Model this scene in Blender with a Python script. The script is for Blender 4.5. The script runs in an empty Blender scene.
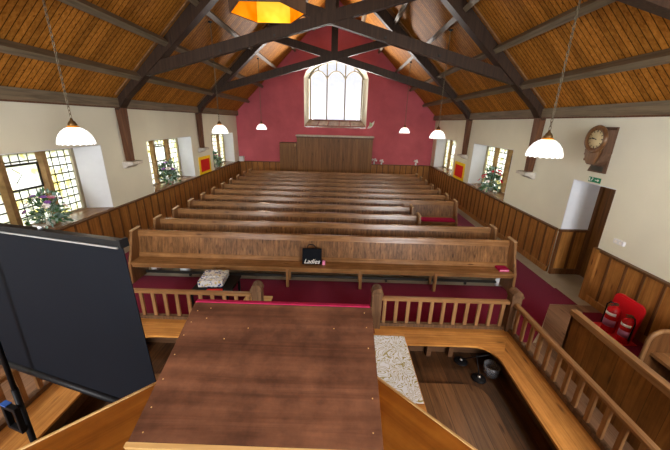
import bpy, bmesh, math, random
from mathutils import Vector, Matrix
random.seed(7)
PI = math.pi
SC = bpy.context.scene
COL = SC.collection

# ------------------------------------------------------------------ materials
def new_mat(name):
    m = bpy.data.materials.new(name); m.use_nodes = True
    nt = m.node_tree; nt.nodes.clear()
    out = nt.nodes.new('ShaderNodeOutputMaterial')
    return m, nt, out

def bsdf(nt, out, rough=.5, spec=.5, metal=0.0):
    b = nt.nodes.new('ShaderNodeBsdfPrincipled')
    b.inputs['Roughness'].default_value = rough
    b.inputs['Specular IOR Level'].default_value = spec*.55
    b.inputs['Metallic'].default_value = metal
    nt.links.new(b.outputs[0], out.inputs[0])
    return b

def plain(name, c, rough=.5, spec=.4, metal=0.0, noise=0.0, scale=8, bump=0.0):
    m, nt, out = new_mat(name)
    b = bsdf(nt, out, rough, spec, metal)
    tc = nt.nodes.new('ShaderNodeTexCoord')
    n = nt.nodes.new('ShaderNodeTexNoise'); n.inputs['Scale'].default_value = scale
    n.inputs['Detail'].default_value = 4
    nt.links.new(tc.outputs['Object'], n.inputs['Vector'])
    r = nt.nodes.new('ShaderNodeValToRGB')
    k = noise
    r.color_ramp.elements[0].position = .3; r.color_ramp.elements[1].position = .7
    r.color_ramp.elements[0].color = (c[0]*(1-k), c[1]*(1-k), c[2]*(1-k), 1)
    r.color_ramp.elements[1].color = (min(1, c[0]*(1+k)), min(1, c[1]*(1+k)), min(1, c[2]*(1+k)), 1)
    nt.links.new(n.outputs['Fac'], r.inputs['Fac'])
    nt.links.new(r.outputs[0], b.inputs['Base Color'])
    if bump:
        bp = nt.nodes.new('ShaderNodeBump'); bp.inputs['Strength'].default_value = bump
        nt.links.new(n.outputs['Fac'], bp.inputs['Height']); nt.links.new(bp.outputs[0], b.inputs['Normal'])
    return m

def emit(name, c, s, other=None):
    m, nt, out = new_mat(name)
    e = nt.nodes.new('ShaderNodeEmission')
    e.inputs[0].default_value = (*c, 1); e.inputs[1].default_value = s
    nt.links.new(e.outputs[0], out.inputs[0])
    return m

def wood(name, dark, light, grain='Y', plank=None, pw=.1, rough=.4, spec=.4, groove=.55, tint=.25, scale=1.0, knots=True, gw=.07, coat=0.0):
    """grain: axis along the fibres; plank: axis across the boards, pw: board width"""
    m, nt, out = new_mat(name)
    b = bsdf(nt, out, rough, spec)
    b.inputs['Coat Weight'].default_value = coat
    b.inputs['Coat Roughness'].default_value = .25
    L = nt.links.new
    tc = nt.nodes.new('ShaderNodeTexCoord')
    mp = nt.nodes.new('ShaderNodeMapping')
    s = {'X': (1.2, 22, 22), 'Y': (22, 1.2, 22), 'Z': (22, 22, 1.2)}[grain]
    mp.inputs['Scale'].default_value = tuple(a*scale for a in s)
    L(tc.outputs['Object'], mp.inputs['Vector'])
    n = nt.nodes.new('ShaderNodeTexNoise'); n.inputs['Scale'].default_value = 1.0
    n.inputs['Detail'].default_value = 6; n.inputs['Roughness'].default_value = .62
    n.inputs['Distortion'].default_value = .6
    L(mp.outputs[0], n.inputs['Vector'])
    r = nt.nodes.new('ShaderNodeValToRGB')
    r.color_ramp.elements[0].position = .32; r.color_ramp.elements[1].position = .68
    r.color_ramp.elements[0].color = (*dark, 1); r.color_ramp.elements[1].color = (*light, 1)
    L(n.outputs['Fac'], r.inputs['Fac'])
    colour = r.outputs[0]
    def mul(c, f):
        x = nt.nodes.new('ShaderNodeMix'); x.data_type = 'RGBA'; x.blend_type = 'MULTIPLY'
        x.inputs[0].default_value = 1
        L(c, x.inputs[6]); L(f, x.inputs[7]); return x.outputs[2]
    def mth(op, a, bb=None):
        q = nt.nodes.new('ShaderNodeMath'); q.operation = op
        if isinstance(a, (int, float)): q.inputs[0].default_value = a
        else: L(a, q.inputs[0])
        if bb is not None:
            if isinstance(bb, (int, float)): q.inputs[1].default_value = bb
            else: L(bb, q.inputs[1])
        return q.outputs[0]
    if knots:
        vz = nt.nodes.new('ShaderNodeTexVoronoi'); vz.inputs['Scale'].default_value = 1.0
        mk = nt.nodes.new('ShaderNodeMapping')
        s2 = {'X': (1.6, 7, 7), 'Y': (7, 1.6, 7), 'Z': (7, 7, 1.6)}[grain]
        mk.inputs['Scale'].default_value = s2
        L(tc.outputs['Object'], mk.inputs['Vector']); L(mk.outputs[0], vz.inputs['Vector'])
        rk = nt.nodes.new('ShaderNodeValToRGB')
        rk.color_ramp.elements[0].position = .06; rk.color_ramp.elements[1].position = .14
        rk.color_ramp.elements[0].color = (.42, .36, .3, 1); rk.color_ramp.elements[1].color = (1, 1, 1, 1)
        L(vz.outputs['Distance'], rk.inputs['Fac'])
        colour = mul(colour, rk.outputs[0])
    if plank:
        sx = nt.nodes.new('ShaderNodeSeparateXYZ'); L(tc.outputs['Object'], sx.inputs[0])
        d = mth('DIVIDE', sx.outputs[plank], pw)
        d = mth('ADD', d, 100.013)
        fl = mth('FLOOR', d); fr = mth('FRACT', d)
        wn = nt.nodes.new('ShaderNodeTexWhiteNoise'); wn.noise_dimensions = '1D'
        L(fl, wn.inputs['W'])
        t = mth('ADD', mth('MULTIPLY', wn.outputs[0], tint), 1-tint*.6)
        cb = nt.nodes.new('ShaderNodeCombineColor')
        for i in range(3): L(t, cb.inputs[i])
        colour = mul(colour, cb.outputs[0])
        g = mth('ABSOLUTE', mth('SUBTRACT', fr, .5))
        g = mth('GREATER_THAN', g, .5-gw*.5)
        g2 = mth('SUBTRACT', 1.0, mth('MULTIPLY', g, groove))
        cb2 = nt.nodes.new('ShaderNodeCombineColor')
        for i in range(3): L(g2, cb2.inputs[i])
        colour = mul(colour, cb2.outputs[0])
    L(colour, b.inputs['Base Color'])
    bp = nt.nodes.new('ShaderNodeBump'); bp.inputs['Strength'].default_value = .12
    bp.inputs['Distance'].default_value = .01
    L(n.outputs['Fac'], bp.inputs['Height']); L(bp.outputs[0], b.inputs['Normal'])
    return m

M = {}
M['cream'] = plain('cream_plaster', (.70, .69, .575), .85, .1, noise=.04, scale=1.3)
M['white'] = plain('white_reveal', (.70, .73, .78), .8, .15, noise=.02)
M['red_wall'] = plain('red_paint', (.50, .118, .142), .75, .2, noise=.06, scale=1.2)
M['ceil'] = wood('ceiling_boards', (.27, .098, .012), (.52, .215, .036), 'X', 'Y', .105, .55, .1, groove=.78, tint=.45, gw=.15)
M['truss'] = wood('dark_truss', (.020, .010, .006), (.050, .026, .014), 'Z', rough=.5, spec=.4, knots=False)
M['purlin'] = wood('purlin_wood', (.10, .076, .048), (.21, .162, .104), 'Y', rough=.5, knots=False)
M['fillet'] = wood('fillet_wood', (.15, .065, .022), (.28, .14, .055), 'X', rough=.5, knots=False)
M['post'] = wood('post_wood', (.07, .028, .014), (.15, .065, .03), 'Z', rough=.5, knots=False)
M['wains'] = wood('wainscot', (.225, .090, .020), (.42, .195, .052), 'Z', None, rough=.38, spec=.45)
M['strip'] = wood('wainscot_strip', (.075, .030, .010), (.145, .060, .020), 'Z', rough=.4, knots=False)
M['pew'] = wood('pew_pine', (.098, .042, .014), (.265, .130, .048), 'Z', 'X', .105, .36, .4, groove=.55, tint=.3, gw=.05)
M['pewh'] = wood('pew_rail_pine', (.155, .069, .022), (.315, .160, .062), 'X', rough=.24, spec=.55)
M['pewend'] = wood('pew_end_pine', (.15, .067, .023), (.27, .135, .053), 'Z', rough=.36, spec=.5)
M['rail'] = wood('rail_oak', (.17, .078, .028), (.33, .17, .068), 'X', rough=.36, spec=.5, knots=False)
M['raily'] = wood('rail_oak_long', (.17, .078, .028), (.33, .17, .068), 'Y', rough=.36, spec=.5, knots=False)
M['railz'] = wood('rail_oak_up', (.17, .080, .032), (.32, .17, .07), 'Z', rough=.4, spec=.45, knots=False)
M['newel'] = wood('newel_oak', (.075, .036, .018), (.165, .09, .045), 'Z', rough=.4, knots=False)
M['step'] = wood('step_pine', (.36, .145, .030), (.66, .32, .085), 'X', 'Y', .145, .34, .5, groove=.35, tint=.2, gw=.03)
M['stepy'] = wood('step_pine_long', (.36, .145, .030), (.66, .32, .085), 'Y', 'X', .145, .34, .5, groove=.35, tint=.2, gw=.03)
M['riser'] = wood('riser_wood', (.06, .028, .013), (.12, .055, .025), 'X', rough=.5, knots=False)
M['fdark'] = wood('dark_floor', (.040, .017, .007), (.100, .045, .017), 'Y', 'X', .16, .38, .45, groove=.6, tint=.5, gw=.04)
M['fdais'] = wood('dais_floor', (.085, .036, .012), (.18, .082, .030), 'Y', 'X', .16, .38, .45, groove=.6, tint=.4, gw=.04)
M['fside'] = wood('side_floor', (.16, .080, .042), (.27, .15, .085), 'Y', 'X', .14, .45, .4, groove=.5, tint=.3, gw=.04)
M['lect'] = wood('lectern_board', (.050, .020, .012), (.145, .064, .036), 'X', rough=.34, spec=.6, knots=False, scale=.6)
M['pulpit'] = wood('pulpit_wood', (.19, .060, .008), (.38, .145, .020), 'X', rough=.28, spec=.55, scale=.7, coat=.2)
M['pale'] = wood('pale_edge', (.42, .25, .09), (.62, .42, .19), 'X', rough=.5, knots=False)
M['lobby'] = wood('lobby_boards', (.125, .052, .013), (.235, .108, .032), 'Z', 'X', .13, .42, .4, groove=.45, tint=.3, gw=.05)
M['bay'] = wood('bay_pew', (.15, .055, .010), (.28, .122, .028), 'Z', 'Y', .19, .38, .45, groove=.5, tint=.25, gw=.03)
M['bayend'] = wood('bay_pew_end', (.15, .075, .032), (.27, .15, .072), 'Z', rough=.4, knots=False)
M['door'] = wood('door_boards', (.12, .048, .014), (.21, .095, .030), 'Z', 'Y', .15, .4, groove=.5, gw=.05)
M['carpet'] = plain('carpet', (.125, .005, .018), .95, .05, noise=.25, scale=120, bump=.2)
for nd in M['carpet'].node_tree.nodes:
    if nd.type == 'BSDF_PRINCIPLED': nd.inputs['Sheen Weight'].default_value = .35; nd.inputs['Sheen Tint'].default_value = (.9, .45, .55, 1); nd.inputs['Sheen Roughness'].default_value = .35
M['beige'] = plain('beige_floor', (.33, .28, .20), .35, .5, noise=.1, scale=3)
M['crimson'] = plain('crimson_cloth', (.34, .012, .055), .85, .1, noise=.12, scale=30)
M['pink'] = plain('pink_velvet', (.36, .018, .075), .8, .2, noise=.1, scale=40)
M['stone'] = plain('corbel_stone', (.52, .49, .44), .8, .2, noise=.2, scale=14, bump=.3)
M['mull'] = plain('window_stone', (.30, .19, .09), .7, .2, noise=.25, scale=9, bump=.2)
M['pmull'] = plain('pale_window_stone', (.36, .32, .24), .75, .2, noise=.1)
M['iron'] = plain('iron', (.03, .027, .024), .5, .4, noise=.1)
M['lead'] = plain('lead_came', (.045, .042, .034), .6, .3)
M['brass'] = plain('aged_brass', (.18, .11, .045), .4, .5, metal=.8, noise=.2)
M['chain'] = plain('bronze_chain', (.16, .13, .085), .45, .5, metal=.6, noise=.2, scale=40)
M['black'] = plain('black_plastic', (.006, .006, .007), .45, .2)
M['screen'] = plain('screen_fabric', (.0055, .0065, .0095), .6, .08, noise=.08, scale=2)
M['silver'] = plain('brushed_metal', (.55, .56, .58), .3, .5, metal=.9)
M['bluep'] = plain('blue_plastic', (.03, .09, .33), .35, .5)
M['redp'] = plain('red_plastic', (.58, .010, .016), .3, .5)
M['redpaint'] = plain('red_enamel', (.50, .008, .012), .22, .6)
M['yellow'] = plain('yellow_card', (.85, .56, .02), .6, .3)
M['redcard'] = plain('red_card', (.62, .02, .018), .6, .3, noise=.05)
M['paper'] = plain('white_paper', (.82, .80, .76), .7, .2)
M['lilac'] = plain('lilac_label', (.42, .17, .32), .5, .3)
M['green'] = plain('exit_green', (.01, .20, .09), .4, .4)
M['leaf'] = plain('leaf_green', (.055, .13, .05), .5, .4, noise=.35, scale=25)
M['leaf2'] = plain('leaf_blue_green', (.20, .30, .26), .5, .4, noise=.3, scale=25)
M['petal_p'] = plain('petal_purple', (.28, .12, .42), .6, .2, noise=.2, scale=30)
M['petal_w'] = plain('petal_white', (.85, .80, .80), .6, .2)
M['petal_r'] = plain('petal_red', (.62, .015, .05), .6, .2, noise=.2, scale=30)
M['petal_k'] = plain('petal_pink', (.75, .25, .42), .6, .2, noise=.15, scale=30)
M['palegreen'] = plain('pale_green_paper', (.42, .60, .34), .7, .2)
M['ceramic'] = plain('white_ceramic', (.72, .74, .76), .25, .5)
M['clockwood'] = wood('clock_wood', (.09, .038, .014), (.19, .09, .034), 'Z', rough=.3, spec=.55, knots=False)
M['clockdark'] = wood('clock_dark', (.06, .03, .018), (.12, .065, .04), 'Z', rough=.35, knots=False)
M['dial'] = plain('clock_dial', (.70, .60, .36), .5, .3, noise=.08, scale=12)
M['amber'] = None

def glass_mat(name, a, b_, mixf=.5, zlo=1.0, zhi=2.4):
    """old leaded glass: part see-through, part diffusing, tinted unevenly"""
    m, nt, out = new_mat(name); L = nt.links.new
    tc = nt.nodes.new('ShaderNodeTexCoord')
    n = nt.nodes.new('ShaderNodeTexNoise'); n.inputs['Scale'].default_value = 5
    n.inputs['Detail'].default_value = 3
    L(tc.outputs['Object'], n.inputs['Vector'])
    r = nt.nodes.new('ShaderNodeValToRGB')
    r.color_ramp.elements[0].position = .36; r.color_ramp.elements[1].position = .50
    r.color_ramp.elements[0].color = (*a, 1); r.color_ramp.elements[1].color = (*b_, 1)
    L(n.outputs['Fac'], r.inputs['Fac'])
    t = nt.nodes.new('ShaderNodeBsdfTranslucent'); L(r.outputs[0], t.inputs[0])
    p = nt.nodes.new('ShaderNodeBsdfTransparent'); L(r.outputs[0], p.inputs[0])
    mx = nt.nodes.new('ShaderNodeMixShader'); mx.inputs[0].default_value = mixf
    L(t.outputs[0], mx.inputs[1]); L(p.outputs[0], mx.inputs[2])
    gl = nt.nodes.new('ShaderNodeBsdfGlossy'); gl.inputs['Roughness'].default_value = .1
    m2 = nt.nodes.new('ShaderNodeMixShader'); m2.inputs[0].default_value = .05
    L(mx.outputs[0], m2.inputs[1]); L(gl.outputs[0], m2.inputs[2])
    L(m2.outputs[0], out.inputs[0])
    return m
M['glass'] = glass_mat('leaded_glass', (.72, .66, .36), (.78, .78, .76), .5)
M['frost'] = glass_mat('frosted_sheet', (.40, .40, .445), (.42, .42, .465), .975)
M['casement'] = glass_mat('clear_casement', (.93, .93, .95), (.97, .97, .97), .5)

def mottle(m, scale, lo, hi):
    # large soft wear patches multiplied over the base colour
    nt = m.node_tree; L = nt.links.new
    b = [n for n in nt.nodes if n.type == 'BSDF_PRINCIPLED'][0]
    src = b.inputs['Base Color'].links[0].from_socket
    tc = nt.nodes.new('ShaderNodeTexCoord'); n = nt.nodes.new('ShaderNodeTexNoise')
    n.inputs['Scale'].default_value = scale; n.inputs['Detail'].default_value = 5; n.inputs['Roughness'].default_value = .65
    L(tc.outputs['Object'], n.inputs['Vector'])
    r = nt.nodes.new('ShaderNodeValToRGB'); r.color_ramp.elements[0].position = .35; r.color_ramp.elements[1].position = .68
    r.color_ramp.elements[0].color = (*lo, 1); r.color_ramp.elements[1].color = (*hi, 1)
    x = nt.nodes.new('ShaderNodeMix'); x.data_type = 'RGBA'; x.blend_type = 'MULTIPLY'; x.inputs[0].default_value = 1
    L(n.outputs['Fac'], r.inputs['Fac']); L(src, x.inputs[6]); L(r.outputs[0], x.inputs[7]); L(x.outputs[2], b.inputs['Base Color'])
mottle(M['lect'], 6, (.62, .60, .62), (1.45, 1.4, 1.3))
mottle(M['pulpit'], 4, (.75, .66, .6), (1.1, 1.1, 1.1))
mottle(M['fdark'], 2.5, (.6, .6, .6), (1.3, 1.25, 1.2))
mottle(M['step'], 3, (.8, .75, .7), (1.1, 1.08, 1.05)); mottle(M['stepy'], 3, (.8, .75, .7), (1.1, 1.08, 1.05))
mottle(M['pew'], 3, (.78, .75, .72), (1.15, 1.12, 1.1)); mottle(M['wains'], 2, (.8, .76, .72), (1.12, 1.1, 1.08))
mottle(M['bay'], 3, (.75, .72, .7), (1.15, 1.12, 1.1)); mottle(M['pewh'], 3, (.8, .77, .75), (1.15, 1.12, 1.1))
mottle(M['red_wall'], .6, (.9, .85, .88), (1.08, 1.05, 1.1))

# ------------------------------------------------------------------ mesh helpers
def B(): return bmesh.new()

def box(bm, x0, x1, y0, y1, z0, z1, mi=0, mat=None, bev=0.0):
    vs = [bm.verts.new((x, y, z)) for z in (z0, z1) for y in (y0, y1) for x in (x0, x1)]
    if mat is not None:
        for v in vs: v.co = mat @ v.co
    fs = []
    for q in ((0, 2, 3, 1), (4, 5, 7, 6), (0, 1, 5, 4), (2, 6, 7, 3), (0, 4, 6, 2), (1, 3, 7, 5)):
        f = bm.faces.new([vs[i] for i in q]); f.material_index = mi; fs.append(f)
    if bev:
        es = set(e for f in fs for e in f.edges)
        bmesh.ops.bevel(bm, geom=list(es), offset=bev, segments=2, affect='EDGES', profile=.7)

def cbox(bm, c, s, rot=None, mi=0, bev=0.0):
    m = Matrix.Translation(c) @ (rot.to_4x4() if rot else Matrix())
    box(bm, -s[0]/2, s[0]/2, -s[1]/2, s[1]/2, -s[2]/2, s[2]/2, mi, m, bev)

def beam(bm, p, q, w, d, up=(0, 0, 1), mi=0):
    """bar from p to q, width w across, depth d along 'up'"""
    p, q = Vector(p), Vector(q); a = (q-p); L = a.length; a.normalize()
    u = Vector(up); u = (u-a*u.dot(a)).normalized(); s = a.cross(u)
    m = Matrix((s, a, u)).transposed().to_4x4(); m.translation = p
    box(bm, -w/2, w/2, 0, L, -d/2, d/2, mi, m)

def prism(bm, pts, axis, a, b, mi=0):
    def P(u, v, w):
        return {'x': (w, u, v), 'y': (u, w, v), 'z': (u, v, w)}[axis]
    A = [bm.verts.new(P(u, v, a)) for u, v in pts]; C_ = [bm.verts.new(P(u, v, b)) for u, v in pts]
    n = len(pts); fs = []
    fs.append(bm.faces.new(A[::-1])); fs.append(bm.faces.new(C_))
    for i in range(n): fs.append(bm.faces.new((A[i], A[(i+1) % n], C_[(i+1) % n], C_[i])))
    for f in fs: f.material_index = mi
    bmesh.ops.recalc_face_normals(bm, faces=fs)

def tube(bm, pts, r, n=8, mi=0, closed=False, cap=True):
    pts = [Vector(p) for p in pts]; N = len(pts); rings = []
    rr = r if isinstance(r, (list, tuple)) else [r]*N
    prev = None
    for i, p in enumerate(pts):
        if closed: t = pts[(i+1) % N]-pts[i-1]
        else: t = pts[min(i+1, N-1)]-pts[max(i-1, 0)]
        t.normalize()
        if prev is None:
            u = Vector((0, 0, 1)) if abs(t.z) < .9 else Vector((1, 0, 0))
        else: u = prev
        u = (u-t*u.dot(t)).normalized(); prev = u; w = t.cross(u)
        rings.append([bm.verts.new(p+(u*math.cos(2*PI*k/n)+w*math.sin(2*PI*k/n))*rr[i]) for k in range(n)])
    for i in range(N if closed else N-1):
        a, b = rings[i], rings[(i+1) % N]
        for k in range(n):
            f = bm.faces.new((a[k], a[(k+1) % n], b[(k+1) % n], b[k])); f.material_index = mi; f.smooth = True
    if cap and not closed:
        bm.faces.new(rings[0][::-1]).material_index = mi; bm.faces.new(rings[-1]).material_index = mi

def lathe(bm, prof, n=24, mat=None, mi=0, wob=None, cap=True):
    rings = []
    for j, (r, z) in enumerate(prof):
        ring = []
        for k in range(n):
            a = 2*PI*k/n; rr = r; zz = z
            if wob: rr, zz = wob(j, a, r, z)
            v = Vector((rr*math.cos(a), rr*math.sin(a), zz))
            ring.append(bm.verts.new(mat @ v if mat is not None else v))
        rings.append(ring)
    for a, b in zip(rings, rings[1:]):
        for k in range(n):
            f = bm.faces.new((a[k], a[(k+1) % n], b[(k+1) % n], b[k])); f.material_index = mi; f.smooth = True
    for ring, rev, rr in ((rings[0], True, prof[0][0]), (rings[-1], False, prof[-1][0])):
        if not cap or rr < 1e-6: continue
        f = bm.faces.new(ring[::-1] if rev else ring); f.material_index = mi

def cyl(bm, p, q, r, n=16, mi=0): tube(bm, [p, q], r, n, mi)

ORG = {}
def obj(name, bm, mats, parent=None, world=True, smooth=False):
    me = bpy.data.meshes.new(name)
    if parent is not None and world:
        o0 = ORG.get(parent.name, Vector((0, 0, 0)))
        for v in bm.verts: v.co -= o0
    bm.normal_update(); bm.to_mesh(me); bm.free()
    for m in (mats if isinstance(mats, (list, tuple)) else [mats]): me.materials.append(m)
    if smooth:
        for p in me.polygons: p.use_smooth = True
    o = bpy.data.objects.new(name, me); COL.objects.link(o)
    if parent is not None:
        o.parent = parent; ORG[o.name] = ORG.get(parent.name, Vector((0, 0, 0)))
    else: ORG[o.name] = Vector((0, 0, 0))
    return o

def tag(o, label, cat, group=None, kind=None):
    o['label'] = label; o['category'] = cat
    if group: o['group'] = group
    if kind: o['kind'] = kind
    return o

def thing(name, label, cat, loc=(0, 0, 0), group=None):
    o = bpy.data.objects.new(name, None); o.empty_display_size = .1; COL.objects.link(o); o.location = loc
    ORG[o.name] = Vector(loc)
    return tag(o, label, cat, group)

def single(name, bm, mats, label, cat, group=None, loc=None, smooth=False):
    """a thing of one mesh; its origin is moved to loc"""
    if loc is not None:
        for v in bm.verts: v.co -= Vector(loc)
    o = obj(name, bm, mats, smooth=smooth)
    if loc is not None: o.location = loc; ORG[o.name] = Vector(loc)
    return tag(o, label, cat, group)

def struct(name, bm, mats, parent=None, smooth=False):
    o = obj(name, bm, mats, parent, smooth=smooth)
    if parent is None: o['kind'] = 'structure'
    return o

def sempty(name, loc=(0, 0, 0)):
    o = bpy.data.objects.new(name, None); COL.objects.link(o); o.location = loc; ORG[o.name] = Vector(loc)
    o['kind'] = 'structure'; return o

KIDS = {}
def dup(root, loc, label, group=None):
    r = root.copy(); COL.objects.link(r); r.location = loc; ORG[r.name] = Vector(loc)
    r['label'] = label
    if group: r['group'] = group
    for ch in list(root.children):
        c = ch.copy(); COL.objects.link(c); c.parent = r
        for g in list(ch.children):
            d = g.copy(); COL.objects.link(d); d.parent = c
    return r

def text_mesh(name, body, size, mat, parent, matrix, ext=.001, shear=0.0):
    cu = bpy.data.curves.new(name, 'FONT'); cu.body = body; cu.size = size; cu.extrude = ext
    cu.align_x = 'CENTER'; cu.align_y = 'CENTER'; cu.shear = shear
    o = bpy.data.objects.new(name, cu); COL.objects.link(o)
    bpy.context.view_layer.update()
    me = bpy.data.meshes.new_from_object(o)
    bpy.data.objects.remove(o)
    me.transform(matrix)
    if parent is not None: me.transform(Matrix.Translation(-ORG[parent.name]))
    me.materials.clear(); me.materials.append(mat)
    q = bpy.data.objects.new(name, me); COL.objects.link(q)
    if parent is not None: q.parent = parent
    return q

# ------------------------------------------------------------------ room
XL, XR, XC = -5.30, 4.70, -.30
YB, YF = 16.3, -2.6
EAVE, SLOPE = 3.40, .98
def roof(x): return EAVE + SLOPE*((x-XL) if x < XC else (XR-x))
RIDGE = roof(XC)
WT = .62                                   # side wall thickness
WZ0, WZ1 = 1.03, 2.46                      # window opening
WIN = [(4.3, 6.9), (8.56, 11.2), (12.95, 15.62)]

def side_wall(name, side, holes):
    """piers with splayed reveals, aprons below the sills, lintels above"""
    s = -1 if side == 'left' else 1
    X0 = XL if s < 0 else XR
    X1 = X0 + s*WT
    bm = B(); sp = .20
    ys = [(YF, None)]
    cur = YF; splay0 = 0
    for (a, b, z0, z1, k) in holes:
        prism(bm, [(X0, cur), (X0, a), (X1, a+k), (X1, cur-splay0)], 'z', 0, 3.5)
        # apron and lintel
        if z0 > 0: prism(bm, [(X0, a), (X0, b), (X1, b-k), (X1, a+k)], 'z', 0, z0)
        prism(bm, [(X0, a), (X0, b), (X1, b-k), (X1, a+k)], 'z', z1, 3.5)
        cur = b; splay0 = k
    prism(bm, [(X0, cur), (X0, YB+.6), (X1, YB+.6), (X1, cur-splay0)], 'z', 0, 3.5)
    return struct(name, bm, M['cream'])
side_wall('wall_left', 'left', [(a, b, WZ0, WZ1, .24) for a, b in WIN])
side_wall('wall_right', 'right', [(5.24, 6.25, 0, 2.09, 0)] + [(a+.1, b+.1, WZ0, WZ1, .24) for a, b in WIN[1:]])

# white splayed faces of the reveals (thin plaster skin)
def reveal_skin(side, a, b, name):
    s = -1 if side == 'left' else 1
    X0 = XL if s < 0 else XR
    bm = B(); t = .012
    e0, e1 = (.07, .33) if a == WIN[0][0] else (.19, .19)
    for (p, q, d) in (((X0, a), (X0+s*.5, a+e0), 1), ((X0, b), (X0+s*.5, b-e1), -1)):
        prism(bm, [p, q, (q[0], q[1]+d*t), (p[0], p[1]+d*t)], 'z', WZ0+.002, WZ1-.002)
    prism(bm, [(X0, a+.01), (X0+s*.5, a+.2), (X0+s*.5, b-.2), (X0, b-.01)], 'z', WZ1-.014, WZ1-.002)
    return bm

# back wall with the big window
ARCH = [(-1.87, 2.80), (-1.87, 5.08), (-1.76, 5.33), (-1.52, 5.54), (-1.15, 5.73), (-.75, 5.85), (-.31, 5.89),
        (.13, 5.85), (.53, 5.73), (.90, 5.54), (1.14, 5.33), (1.25, 5.08), (1.25, 2.80)]
GARCH = [(-.31+(x+.31)*.865, 3.12 if z == 2.80 else 2.80+(z-2.80)*.985) for x, z in ARCH]
def back_wall():
    bm = B()
    n = len(ARCH); mid = n//2
    apex = (ARCH[mid][0], RIDGE+.15)
    l = [apex, (XL-.3, EAVE-.2), (XL-.3, 0), (ARCH[mid][0], 0), (ARCH[mid][0], 2.80)] + ARCH[:mid+1]
    r = [apex] + ARCH[mid:] + [(ARCH[mid][0], 2.80), (ARCH[mid][0], 0), (XR+.3, 0), (XR+.3, EAVE-.2)]
    for poly in (l, r):
        f = bm.faces.new([bm.verts.new((x, YB, z)) for x, z in poly])
        f.normal_update()
        if f.normal.y > 0: f.normal_flip()
        g = bm.faces.new([bm.verts.new((x, YB+.62, z)) for x, z in poly])
    for i in range(n):
        (a, b), (c, d) = ARCH[i], ARCH[(i+1) % n]
        (a2, b2), (c2, d2) = GARCH[i], GARCH[(i+1) % n]
        f = bm.faces.new([bm.verts.new(p) for p in ((a, YB, b), (c, YB, d), (c2, YB+.42, d2), (a2, YB+.42, b2))])
        f.material_index = 1
        f = bm.faces.new([bm.verts.new(p) for p in ((a2, YB+.42, b2), (c2, YB+.42, d2), (c2, YB+.62, d2), (a2, YB+.62, b2))])
        f.material_index = 1
    return struct('wall_back', bm, [M['red_wall'], M['cream']])
back_wall()
bm = B()
prism(bm, [(XL-.6, 0), (XR+.6, 0), (XR+.6, EAVE), (XC, RIDGE+.2), (XL-.6, EAVE)], 'y', YF-.3, YF)
struct('wall_front', bm, M['cream'])

bm = B(); box(bm, XL-.65, XR+1.3, YF-.3, YB+.65, -.2, 0); struct('floor', bm, M['beige'])
# boarded floor inside the rails and beside the bay pew
bm = B(); box(bm, -3.15, 2.52, YF, 3.84, 0, .006); struct('floor_platform', bm, M['fdark'])
bm = B()
dl_ = [(1.82, YF), (1.82, 2.45), (1.83, 2.72), (1.82, 2.84), (1.78, 2.92), (1.72, 2.97), (1.64, 2.99)]
prism(bm, dl_ + [(-.6-x-.05, y) for x, y in reversed(dl_)], 'z', .006, .05); struct('floor_dais', bm, M['fdais'])
bm = B(); prism(bm, [(2.52, YF), (4.7, YF), (4.7, 4.93), (3.88, 4.93), (3.3, 4.2), (3.0, 3.86), (2.52, 3.86)], 'z', 0, .006); struct('floor_side', bm, M['fside'])
bm = B(); prism(bm, [(-3.15, YF), (XL, YF), (XL, 4.93), (-4.48, 4.93), (-3.9, 4.2), (-3.6, 3.86), (-3.15, 3.86)], 'z', 0, .006); struct('floor_side.001', bm, M['fside'])

# roof slopes
for nm, s in (('ceiling_left', -1), ('ceiling_right', 1)):
    bm = B(); xe = XL-.62 if s < 0 else XR+.62
    ze = EAVE-.62*SLOPE
    prism(bm, [(xe, ze), (XC, RIDGE), (XC, RIDGE+.12), (xe, ze+.12)], 'y', YF-.3, YB+.6)
    struct(nm, bm, M['ceil'])
# wall plates
for nm, s in (('trim_1', -1), ('trim_2', 1)):
    bm = B(); X0 = XL if s < 0 else XR
    box(bm, min(X0, X0-s*.13), max(X0, X0-s*.13), YF, YB-.01, 3.27, 3.46); box(bm, min(X0, X0-s*.115), max(X0, X0-s*.115), YF, YB-.01, 3.245, 3.27, 1); struct(nm, bm, [M['purlin'], M['post']])

# purlins: three lines each side plus two near the ridge
PUR = [(.62, 'lowest'), (1.33, 'second'), (2.10, 'third'), (2.95, 'fourth'), (3.85, 'uppermost')]
for s, side in ((-1, 'left'), (1, 'right')):
    for d, which in PUR:
        x = XL+d if s < 0 else XR-d
        bm = B()
        z = roof(x)
        rot = Matrix.Rotation(s*math.atan(SLOPE), 3, 'Y')
        cbox(bm, (x + s*-.055, (YF+YB)/2, z-.075), (.11, YB-YF-.02, .15), rot)
        single('purlin', bm, M['purlin'], f'{which} brown purlin up the {side} roof slope, running the length of the hall', 'roof beam', 'purlins under the roof boards', loc=(x, 6.9, z))

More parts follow.
